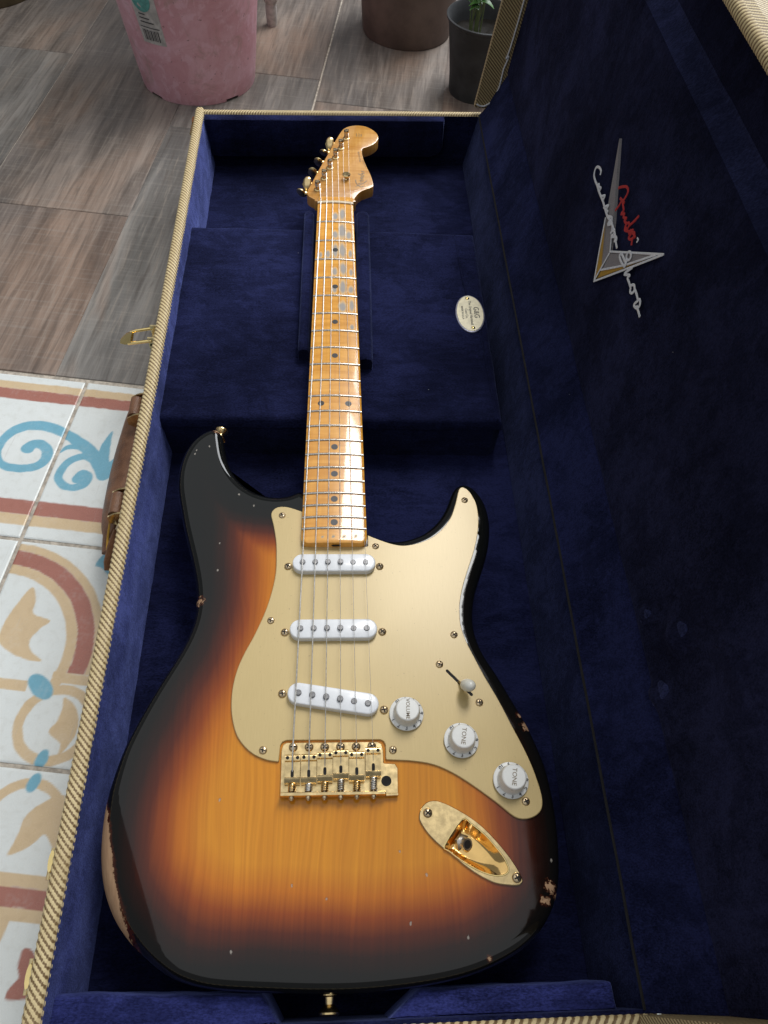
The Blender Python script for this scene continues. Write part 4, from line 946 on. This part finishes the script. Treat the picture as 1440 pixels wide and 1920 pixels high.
# ---- bridge
g = G(); g.prism(resample(ccw(PLATE), 1.2), [(0, .3), (0, 2.5), (.4, 3.0)])
br = part('bridge', g, 'gold', gtr, None, 30)
g = G(); g.prism(resample([(-37.4, -26.6), (37.4, -26.9), (37.4, -24.2), (-37.4, -23.6)], 1.0), [(0, 2.4), (0, 8.2), (.5, 9.0)]); part('rear_flange', g, 'gold', br)
g = G(); g.prism([(37.6, -27.1), (46.7, -26.9), (46.7, -25.0), (37.6, -25.2)], [(0, 2.4), (0, 4.6), (.3, 5)]); part('side_lip', g, 'gold', br)
g = G(); g.lathe([(3.7, 2.6), (3.7, 3.06)], 24, (HOLE[0][0], HOLE[0][1], 0)); part('arm_hole', g, 'dark', br)
for x, y in BSCREW: screw_on(x, y, 3.0, True)
def saddle(i):
    x = SADR[i][0]*.5+SADF[i][0]*.5; yf = SADF[i][1]+1; yr = SADR[i][1]; yb = SADRB[i][1]-.6
    w = 5.45; g = G(); z1 = 10.2+(.0, .3, .6, .7, .4, .6)[i]
    # bent plate in side view
    side = [(yf+1.6, 5.2), (yf+2.6, 6.0), (yf+2.8, z1-1.4), (yf+1.8, z1-.2), (yf+.2, z1+.1), (yf-1.6, z1-.5), (yf-2.4, z1-1.8), (yr+.6, z1-2.4), (yr+.1, z1-.9), (yr-.6, z1-.6), (yb+1.0, z1-1.8), (yb, z1-3.2), (yb, 4.2), (yr+.2, 4.2), (yr+.6, z1-3.8), (yf-2.2, z1-3.6), (yf+.6, 6.0)]
    g.rings([[(x-w, y, z) for y, z in side], [(x+w, y, z) for y, z in side]])
    s = part('saddle', g, 'gold', br, None, 35)
    for k in (-3.6, 3.6):
        g = G(); g.lathe([(1.25, z1-1.2), (1.25, z1+.28)], 12, (x+k, yf+.3, 0)); part('height_screw', g, 'dark', s)
    g = G(); g.prism(stadium(x, yr+3.0, 5.4, 2.3, PI/2, 5), [(0, z1-3.0), (0, z1-2.1)]); part('string_slot', g, 'dark', s)
    g = G(); g.tube([(x, yb+1, 6.2), (x, -29.2, 6.2)], 1.25, 10); g.lathe([(2.2, -1.2), (2.2, 0), (1.6, 1.0), (.1, 1.4)], 14); 
    k0 = len(g.v)-14*4
    for q in range(k0, len(g.v)): a, b, c = g.v[q]; g.v[q] = (x+a, -27.6-c, 6.2+b)
    part('intonation_screw', g, 'screw', s)
    g = G(); L0, L1 = yb-.2, -23.4; turns = 5 if i < 5 else 7; n = turns*12
    g.tube([(x+2.35*math.cos(2*PI*t*turns), L0+(L1-L0)*t, 6.2+2.35*math.sin(2*PI*t*turns)) for t in [k/n for k in range(n+1)]], .5, 6); part('spring', g, 'gold' if i in (0, 2, 4) else 'nickel', s)
for i in range(6): saddle(i)
# ---- jack plate with sunken cup
JO = ccw(smooth(JACK, 4)); bz = .3
g = G(); CU2 = CUPS
pv = [Vector(q) for q in inset(JO, .5)]+[Vector(q) for q in CU2]; n1, n2 = len(JO), len(CU2)
vo2, eo2, fo2, _, _, _ = delaunay_2d_cdt(pv, [(i, (i+1) % n1) for i in range(n1)]+[(n1+i, n1+(i+1) % n2) for i in range(n2)], [], 1, 1e-5)
g.add([(q.x, q.y, 2.0) for q in vo2], [f for f in fo2 if not inside((sum(vo2[i].x for i in f)/len(f), sum(vo2[i].y for i in f)/len(f)), CU2)])
g.rings([[(x, y, .1) for x, y in JO], [(x, y, 1.5) for x, y in JO], [(x, y, 2.0) for x, y in inset(JO, .5)]], False, False)
jp = part('jack_plate', g, 'gold', gtr, None, 40)
A0, A1 = Vector((83.5, -51.5)), Vector((121, -79)); AX = (A1-A0)
cc = Vector((93.5, -59)); g = G(); R = []
for k in range(9):
    f = k/8; s = 1-.80*f; ring = []
    for x, y in CU2:
        q = Vector((x, y)); q2 = cc+(q-cc)*s
        t = max(0, min(1, (q2-A0).dot(AX)/AX.length_squared))
        dep = 13.5*(1-t)**.75*math.sin(min(1, f*1.7)*PI/2)
        ring.append((q2.x, q2.y, 2.15-dep-(.0 if k else 0)))
    R.append(ring)
g.rings(R[::-1], False, False); g.f.append(tuple(range(n2)))
cupo = part('jack_cup', g, 'copper', jp, None, 60)
g = G(); CW = [(x, y) for x, y in CU2]
g.tube([(x, y, 2.0) for x, y in CU2+CU2[:1]], .55, 6, False); part('cup_lip', g, 'gold2', jp)
jd = Vector((.45, -.33, .83)).normalized(); jc = Vector((91.5, -56.5, -10.5))
g = G(); g.tube([jc, jc+jd*2.6], 6.2, 6); part('hex_nut', g, 'nickel', jp)
g = G(); g.tube([jc+jd*2, jc+jd*7.5], 4.1, 20); part('jack_socket', g, 'nickel', jp)
g = G(); g.tube([jc+jd*7.2, jc+jd*7.62], 3.0, 18); part('socket_hole', g, 'dark', jp)
for x, y in JSCREW: screw_on(x, y, 2.0, True)
# ---- neck
def fy(nf): return 647.7/2**(nf/12)
def hw(y): return (42.6+(56.2-42.6)*(647.7-y)/(647.7-192.6))/2
RAD = 184.; TOPZ = 10.6
def top_z(x, y): return TOPZ-(RAD-math.sqrt(RAD*RAD-x*x))
def wear(x, y):
    b = 0.
    for cx, cy, rx, ry in WEAR:
        d = math.hypot((x-cx)/rx, (y-cy)/ry)*1.0+.22*nz(x*.25, y*.12, cx)
        b = max(b, max(0., 1.35-.75*d) if d < 2 else 0.)
    return min(1., b)
g = G(); wr = []; rings = []; NX = 44; ybase = 178.4
ylist = [ybase+[0, .6, 1.6, 3.2, 5.5][i] for i in range(5)]
y = ybase+7
while y < 647.5: ylist.append(y); y += 1.5
ylist += [648, 650, 652, 654, 656.5, 659, 662, 665, 668, 671]
for y in ylist:
    h = hw(min(y, 652))
    e = y-ybase
    h -= 6*(1-math.sqrt(max(0, 1-(1-min(1, e/5.5))**2))) if e < 5.5 else 0
    drop = 0.
    if y > 650: t = min(1, (y-650)/19); drop = 8.3*math.sin(t*PI/2)
    if y > 649: h = max(h, hw(648))
    ring = []
    for k in range(NX+1):
        x = -h+2*h*k/NX; ed = h-abs(x)
        z = (top_z(x, y) if y < 650 else top_z(x, y)*(1-min(1, drop/8.3))+2.2*min(1, drop/8.3)) - max(0, 1.1-ed)**2*.7
        if y <= 650: z = top_z(x, y)-max(0, 1.1-ed)**2*.7
        z -= max(0, 2.5-e)**2*.10 if e < 2.5 else 0
        ring.append((x, y, z)); wr.append(wear(x, y) if y < 650 else 0.)
    heel = 1-min(1, max(0, (y-246)/40)); dep = -17*heel+(-11.5-.0*y)*(1-heel)
    sq = heel
    for k in range(1, 14):
        a = PI*k/14; cx = math.cos(a); sx = math.sin(a)
        ex = 2.2+4*sq
        px = h*math.copysign(abs(cx)**(2/ex), cx); pz = 6.0-(6.0-dep)*abs(sx)**(2/ex)
        if y > 650: pz = min(pz, 1.6)
        ring.append((px, y, pz)); wr.append(0.)
    rings.append(ring)
g.rings(rings); g.at['wear'] = wr
neck = part('neck', g, 'maple', gtr, None, 40)
HS = ccw(smooth(HEAD, 4))
g = G(); g.prism(resample(HS, 1.5), [(1.5, -12.4), (0, -11), (0, .9), (.4, 1.8), (1.3, 2.2)]); g.at['wear'] = [0.]*len(g.v)
head = part('headstock', g, 'head_maple', neck, None, 40)
g = G(); out = []
for k in range(21):
    x = -21.3+42.6*k/20; out.append((x, top_z(x, 648)+1.35-(.5 if k in (0, 20) else 0)))
rr = [(x, z) for x, z in out]+[(21.3, 5.5), (-21.3, 5.5)]
g.rings([[(x, 646.2, z) for x, z in rr], [(x, 647.0, z+.25) for x, z in rr], [(x, 649.6, z) for x, z in rr]]); part('nut', g, 'bone', neck)
for nf in range(1, 22):
    y = fy(nf); h = hw(y)-.35; P = []
    for k in range(17): x = -h+2*h*k/16; P.append((x, y, top_z(x, y)+.12))
    g = G(); g.tube(P, 1.2, 10, True, .92, (0, 0, 1)); part('fret', g, 'fretm', neck, None, 60)
def dot_mesh():
    g = G(); g.lathe([(3.15, -.6), (3.15, .10)], 22); return to_mesh('position_dot', g, M['dot'], (0, 0, 0), 0)
DM = dot_mesh()
for nf in (3, 5, 7, 9, 12, 15, 17, 19, 21):
    y = (fy(nf)+fy(nf-1))/2
    for x in ((-13.2, 13.2) if nf == 12 else (0,)): 
        d = link('position_dot', DM, (x, y, top_z(x, y)+.02), neck); d.rotation_euler = (0, math.asin(x/RAD), 0)
# truss rod slot at the heel end
g = G(); g.prism(stadium(1.6, 178.8, 8, 2.6, 0, 5), [(0, 4.5), (0, 6.2)]); part('truss_rod_slot', g, 'dark', neck)
# decals on the headstock
def hs_lines(lines, r, mat, name):
    g = G()
    for l in lines: g.tube([(x, y, 2.24) for x, y in (smooth(l, 4, False) if len(l) > 2 else l)], r, 5, True, .3, (0, 0, 1))
    return part(name, g, mat, head)
# script logo: axis runs up the headstock from (29,694) to (34,735)
ox, oy = 30.5, 693.; ua = Vector((.115, .993)); va = Vector((-.993, .115))
def lg(pts): return [tuple(Vector((ox, oy))+ua*a+va*b) for a, b in pts]
LOGO_S = [lg([(14, 7), (8, 6), (3, 3), (0, -1), (2, -4)]), lg([(0, 5.5), (4, 1), (9, -4), (14, -7)]), lg([(6, 3), (9, -1)]),
          lg([(11, 0), (13, 1.5), (14, 0), (12, -1.5), (14, -2.5)]), lg([(16, 1), (17, -2), (18, 1), (19.5, 1), (20, -2)]), lg([(24, 1), (22, 1), (22, -1.8), (24.5, -1.8), (26.5, 5.5)]), lg([(26.5, -.5), (29, 1), (28.5, -1.8), (30.5, -2)]), lg([(32, 1), (32.5, -2)]), lg([(32, .5), (34, 1.5)])]
hs_lines(LOGO_S, .62, 'print', 'script_logo')
g = G(); 
for txt, sz, pos, ro in (('STRATOCASTER', 3.2, (30.6, 757, 2.26), 96.), ('WITH SYNCHRONIZED TREMOLO', 1.1, (36.4, 742, 2.26), 103.), ('ORIGINAL', 1.7, (27.6, 806, 2.26), 92), ('Contour', 2.6, (30.6, 806, 2.26), 92), ('Body', 2.6, (33.4, 806, 2.26), 92)):
    link('lettering', text_mesh(txt, sz, 'print', .03), pos, head, math.radians(ro))
# tuners
hd_dir = Vector((.293, .956)); hd_n = Vector((-.956, .293))
for i, (x, y) in enumerate(POSTB):
    x2, y2 = x, y-1.5
    g = G(); g.lathe([(4.6, 1.9), (4.6, 3.0), (3.9, 3.7), (3.2, 3.9)], 18, (x2, y2, 0)); tn = part('tuner', g, 'gold', gtr)
    g = G(); g.lathe([(2.9, 2), (2.9, 6.2), (2.4, 7.5), (2.4, 9.2), (3.0, 10.6), (3.0, 13.2), (2.6, 13.9)], 16, (x2, y2, 0)); po = part('post', g, 'screw', tn)
    g = G(); a = rs.uniform(-.5, .8)
    g.prism(rot2([(x2-3.1, y2-.6), (x2+3.1, y2-.6), (x2+3.1, y2+.6), (x2-3.1, y2+.6)], a, (x2, y2)), [(0, 11), (0, 14.0)]); part('post_slot', g, 'dark', tn)
    bx, by = TBTN[i]; bpos = Vector((bx, by, -8)); root = Vector((x2, y2, -8))
    d = (bpos-root).normalized()
    g = G(); g.tube([root, bpos-d*4], 1.9, 10); g.tube([bpos-d*7.5, bpos-d*5.5, bpos-d*4], [2.4, 3.1, 2.2], 12); part('shaft', g, 'gold', tn)
    ang = math.radians((-48, 50, 62, 75, -48, 58)[i]); upv = Vector((0, 0, 1)); side = d.cross(upv).normalized()
    nrm = upv*math.cos(ang)+side*math.sin(ang)
    g = G(); L = []
    for k in range(9): t = -1+2*k/8; L.append((bpos+d*t*6.2, 9.6*math.sqrt(max(.02, 1-t*t))))
    g.tube([q for q, r in L], [r for q, r in L], 16, True, .32, tuple(nrm)); part('tuner_button', g, 'gold' if i in (0, 4) else 'brass', tn)
    g = G(); g.box(x2-6, x2+6, y2-8, y2+8, -18, -12.6); part('tuner_housing', g, 'brass', tn)
# string tree
tx, ty = TREE[0]
g = G(); g.lathe([(3.2, 2), (3.2, 3), (2.2, 4.0), (2.2, 7.0), (5.0, 7.6), (5.3, 8.6), (4.2, 9.6), (1.6, 9.9), (.1, 9.5)], 22, (tx, ty, 0)); part('string_retainer', g, 'gold', gtr)
# strings
NUTX = [-17.6, -10.5, -3.2, 4.1, 11.3, 18.6]; SR = [.60, .48, .36, .235, .19, .15]
for i in range(6):
    sx = (SADF[i][0]+SADR[i][0])/2; yf = SADF[i][1]+1; px, py = POSTB[5-i]; py -= 1.5
    zs = 11.2+(.0, .3, .6, .7, .4, .6)[i]-.3
    zn = top_z(NUTX[i], 648)+1.9
    P = [(sx, SADR[i][1]+3.4, 7.2), (sx, yf-1.2, zs-.35), (sx, yf+.4, zs+.05), (sx, yf+1.6, zs+.05)]
    for k in range(1, 8): t = k/8; P.append((sx+(NUTX[i]-sx)*t, yf+1.6+(646.3-yf-1.6)*t, zs+.05+(zn-zs)*t))
    P += [(NUTX[i], 646.3, zn), (NUTX[i], 649, zn-.1)]
    if i >= 4: P += [(tx+(-3.4 if i == 4 else 3.4), ty, 7.2)]
    P += [(px+2.6, py-3, 7.6+.3), (px+3.0, py+.5, 7.9)]
    g = G(); g.tube(P, SR[i], 8); part('string', g, 'nickel', gtr)
    g = G(); r = 2.9
    g.tube([(px+r*math.cos(t), py+r*math.sin(t), 7.9+.9*t/6.28) for t in [k*.4 for k in range(0, 46)]], SR[i], 6); part('string_winding', g, 'nickel', gtr)
# strap buttons
def strap_button(p, d):
    g = G(); P = Vector(p); D = Vector(d).normalized(); pr = [(0, 5.6), (1.0, 5.6), (2, 3.6), (6, 3.2), (8.6, 5.8), (10.2, 7.0), (11.2, 7.0), (12.4, 5.6), (12.6, 2.5), (12.3, .2)]
    g.tube([P+D*a for a, r in pr], [r for a, r in pr], 22); part('strap_button', g, 'gold', gtr)
strap_button((-2, -143.6, -22), (0, -1, 0)); strap_button((-112.5, 311.5, -21), (.1, 1, 0))
# ------------------------------------------------------------------ things behind the case
def pot_lathe(g, prof, c, seg=72, notch=None):
    R = []
    for k, (r, z) in enumerate(prof):
        ring = []
        for i in range(seg):
            a = 2*PI*i/seg; zz_ = z
            if notch and z < FZ+2.5:
                for n0, n1 in notch:
                    if n0 <= math.degrees(a) <= n1: zz_ = FZ+9
            rr = r*(1+.004*nz(math.cos(a)*2, math.sin(a)*2, z*.02))
            ring.append((c[0]+rr*math.cos(a), c[1]+rr*math.sin(a), zz_))
        R.append(ring)
    return g.rings(R, False, False)
pk = thing('plant_pot', 'large weathered pink plastic pot with a torn price sticker', 'plant pot', (-231, 1158, FZ))
prof = [(80, FZ+10), (90, FZ+1.6), (92.5, FZ), (93.5, FZ+4), (97, -80), (104, -20), (111.5, 40), (121, 120), (126, 170), (131, 172), (132, 190), (127, 192), (122, 190), (117, 130), (112, 100), (4, 98)]
g = G(); pot_lathe(g, prof, (-231, 1158), 96, [(222, 236), (306, 317)]); part('pot_wall', g, 'pink', pk)
g = G(); g.lathe([(110, 101), (80, 108), (30, 112), (1, 113)], 40, (-231, 1158, 0)); part('soil', g, 'soil', pk)
def pot_r(z): 
    for (r0, z0), (r1, z1) in zip(prof[3:8], prof[4:9]):
        if z0 <= z <= z1: return r0+(r1-r0)*(z-z0)/(z1-z0)
    return 110
def on_pot(deg, z, lift): 
    a = math.radians(deg); r = pot_r(z)+lift; return (-231+r*math.cos(a), 1158+r*math.sin(a), z)
def patch(name, a0, a1, z0, z1, lift, mat, parent, n=10, shear=0.):
    g = G()
    for j in range(7):
        for i in range(n+1):
            z = z0+(z1-z0)*j/6; g.v.append(on_pot(a0+(a1-a0)*i/n+shear*(j/6), z, lift))
    for j in range(6):
        for i in range(n): k = j*(n+1)+i; g.f.append((k, k+1, k+n+2, k+n+1))
    return part(name, g, mat, parent)
st = patch('price_sticker', 235.5, 257, -18, 75, .5, 'sticker', pk, 10, -3)
for k, (a, w) in enumerate([(238.5, .5), (239.8, 1.0), (241.4, .4), (242.6, .9), (244.3, .5), (245.6, 1.1), (247.6, .5), (248.8, .8), (250.4, .5), (251.7, 1.0)]):
    patch('barcode_bar', a, a+w, -13, 2, .9, 'grey_print', st, 1, -.4)
patch('barcode_rule', 236.5, 254, 5, 6.2, .9, 'grey_print', st, 8)
g = G(); cz, ca = 44, 243
vs = [on_pot(ca+8.2*math.cos(t), cz+17*math.sin(t), 1.0) for t in [2*PI*k/28 for k in range(28)]]; g.v = vs; g.f = [tuple(range(28))]
part('sticker_logo', g, 'teal', st)
for k in range(3):
    patch('print_line', 238.2, 250-3*k, 12+5.5*k, 13.6+5.5*k, .9, 'grey_print', st, 6)

p2 = thing('plant_pot', 'dull brown clay pot standing behind the black nursery pot', 'plant pot', (130, 1352, FZ))
g = G(); pot_lathe(g, [(60, FZ+8), (74, FZ+1), (80, FZ), (82, FZ+4), (87, -40), (97, 60), (106, 140), (112, 142), (113, 165), (107, 166), (100, 140), (95, 120), (2, 118)], (130, 1352)); part('pot_wall', g, 'clay', p2)
g = G(); g.lathe([(97, 121), (50, 126), (1, 128)], 30, (130, 1352, 0)); part('soil', g, 'soil', p2)

p3 = thing('plant_pot', 'small black plastic nursery pot with a leafy seedling beside the lid', 'plant pot', (236, 1143, FZ))
cx, cy = 238, 1146
g = G(); pot_lathe(g, [(30, FZ+6), (42, FZ+1), (44, FZ), (45, FZ+5), (47, -80), (52, -45), (57, -12), (60, 2), (62.5, 4), (63, 7), (61, 8), (59, 5), (55, -12), (51, -25), (2, -27)], (cx, cy), 64); part('pot_wall', g, 'nursery', p3)
g = G(); 
for j in range(9):
    for i in range(40):
        r = 53*j/8; a = 2*PI*i/40; g.v.append((cx+r*math.cos(a), cy+r*math.sin(a), -20+3.5*nz(r*.08*math.cos(a), r*.08*math.sin(a), 2)))
for j in range(8):
    for i in range(40): g.f.append((j*40+i, j*40+(i+1) % 40, (j+1)*40+(i+1) % 40, (j+1)*40+i))
part('soil', g, 'soil', p3)
rl = random.Random(11)
def leaf(g, base, d, L, w, droop):
    D = Vector(d).normalized(); side = D.cross(Vector((0, 0, 1))).normalized(); pts = []
    for k in range(8):
        t = k/7; c = Vector(base)+D*L*t+Vector((0, 0, -droop*t*t*L)); ww = w*math.sin(PI*min(1, t*.92+.06))**.8*(1-.25*t)
        pts += [c-side*ww+Vector((0, 0, ww*.25)), c, c+side*ww+Vector((0, 0, ww*.25))]
    f = []
    for k in range(7):
        for q in (0, 1): a = k*3+q; f.append((a, a+1, a+4, a+3))
    g.add(pts, f)
for k in range(9):
    sx, sy = -16+rl.uniform(-9, 12), -12+rl.uniform(-10, 12); h = rl.uniform(52, 96)
    a = (cx+sx, cy+sy, -20); b = (a[0]+rl.uniform(-8, 10), a[1]+rl.uniform(-14, 4), -20+h)
    g = G(); g.tube([a, ((a[0]+b[0])/2+rl.uniform(-3, 3), (a[1]+b[1])/2, (a[2]+b[2])/2), b], [1.3, 1.1, .8], 6); part('stem', g, 'stem', p3)
    for q in range(4):
        g = G(); an = rl.uniform(0, 6.28); t = rl.uniform(.7, 1.0)
        leaf(g, tuple(a[i]+(b[i]-a[i])*t for i in range(3)), (math.cos(an), math.sin(an)-.3, .35), rl.uniform(14, 24), rl.uniform(5, 8), .6); part('leaf', g, 'leaf', p3)

p4 = thing('plant_pot', 'olive brown clay pot cut off by the upper left corner', 'plant pot', (-650, 1440, FZ))
g = G(); pot_lathe(g, [(70, FZ+8), (88, FZ+1), (92, FZ), (94, FZ+4), (104, 0), (118, 120), (124, 150), (118, 152), (112, 120), (2, 118)], (-650, 1440)); part('pot_wall', g, 'olive_clay', p4)
g = G(); g.lathe([(112, 121), (50, 128), (1, 130)], 30, (-650, 1440, 0)); part('soil', g, 'soil', p4)
for k, (ex, ey, ez) in enumerate(((-459, 1316, -68), (-508, 1352, -66))):
    P = smooth([(-620, 1430, 128), (-580, 1410, 190), (-520, 1370, 130), (ex-3, ey+8, ez+60), (ex, ey, ez)], 5, False)
    g = G(); g.tube(P, [4.2*(1-.75*(i/(len(P)-1))**2) for i in range(len(P))], 6, True, .3); part('leaf_blade', g, 'pale_leaf' if k else 'leaf', p4)
lg_ = thing('stool', 'turned leg of a whitewashed wooden stool behind the pink pot', 'stool', (-120, 1345, FZ))
g = G(); g.lathe([(8.5, FZ), (9.5, FZ+4), (10.5, FZ+30), (9.5, FZ+36), (12.5, FZ+41), (12.8, FZ+49), (9.2, FZ+54), (8.8, FZ+58), (12, FZ+66), (13, FZ+90), (11, FZ+150), (13, FZ+200), (10, FZ+215), (14, FZ+230), (14, FZ+300)], 24, (-118, 1345, 0)); part('leg', g, 'paint', lg_)
g = G(); g.lathe([(8.5, FZ), (9.5, FZ+4), (10.5, FZ+30), (9.5, FZ+36), (12.5, FZ+41), (12.8, FZ+49), (9.2, FZ+54), (8.8, FZ+58), (12, FZ+66), (13, FZ+90), (11, FZ+150), (13, FZ+200), (10, FZ+215), (14, FZ+230), (14, FZ+300)], 24, (-132, 1560, 0)); part('leg', g, 'paint', lg_)
g = G(); g.prism(circle(-225, 1455, 170, 48), [(4, FZ+300), (0, FZ+304), (0, FZ+318), (4, FZ+322)]); part('seat', g, 'paint', lg_)
for q in ((-330, 1345), (-330, 1560)):
    g = G(); g.lathe([(8.5, FZ), (9.5, FZ+4), (10.5, FZ+30), (12.5, FZ+41), (9.2, FZ+54), (13, FZ+90), (11, FZ+150), (14, FZ+230), (14, FZ+300)], 24, (*q, 0)); part('leg', g, 'paint', lg_)
rc = thing('folded_cloth', 'dark red and navy cloth on the floor beyond the raised lid', 'cloth', (520, 700, FZ))
g = G()
for j in range(21):
    for i in range(21): x, y = 360+340*i/20, 420+480*j/20; g.v.append((x, y, FZ+9+5*nz(x*.02, y*.02, 4)-(6 if i in (0, 20) or j in (0, 20) else 0)))
for j in range(20):
    for i in range(20): a = j*21+i; g.f.append((a, a+1, a+22, a+21))
part('cloth_sheet', g, 'red_cloth', rc)
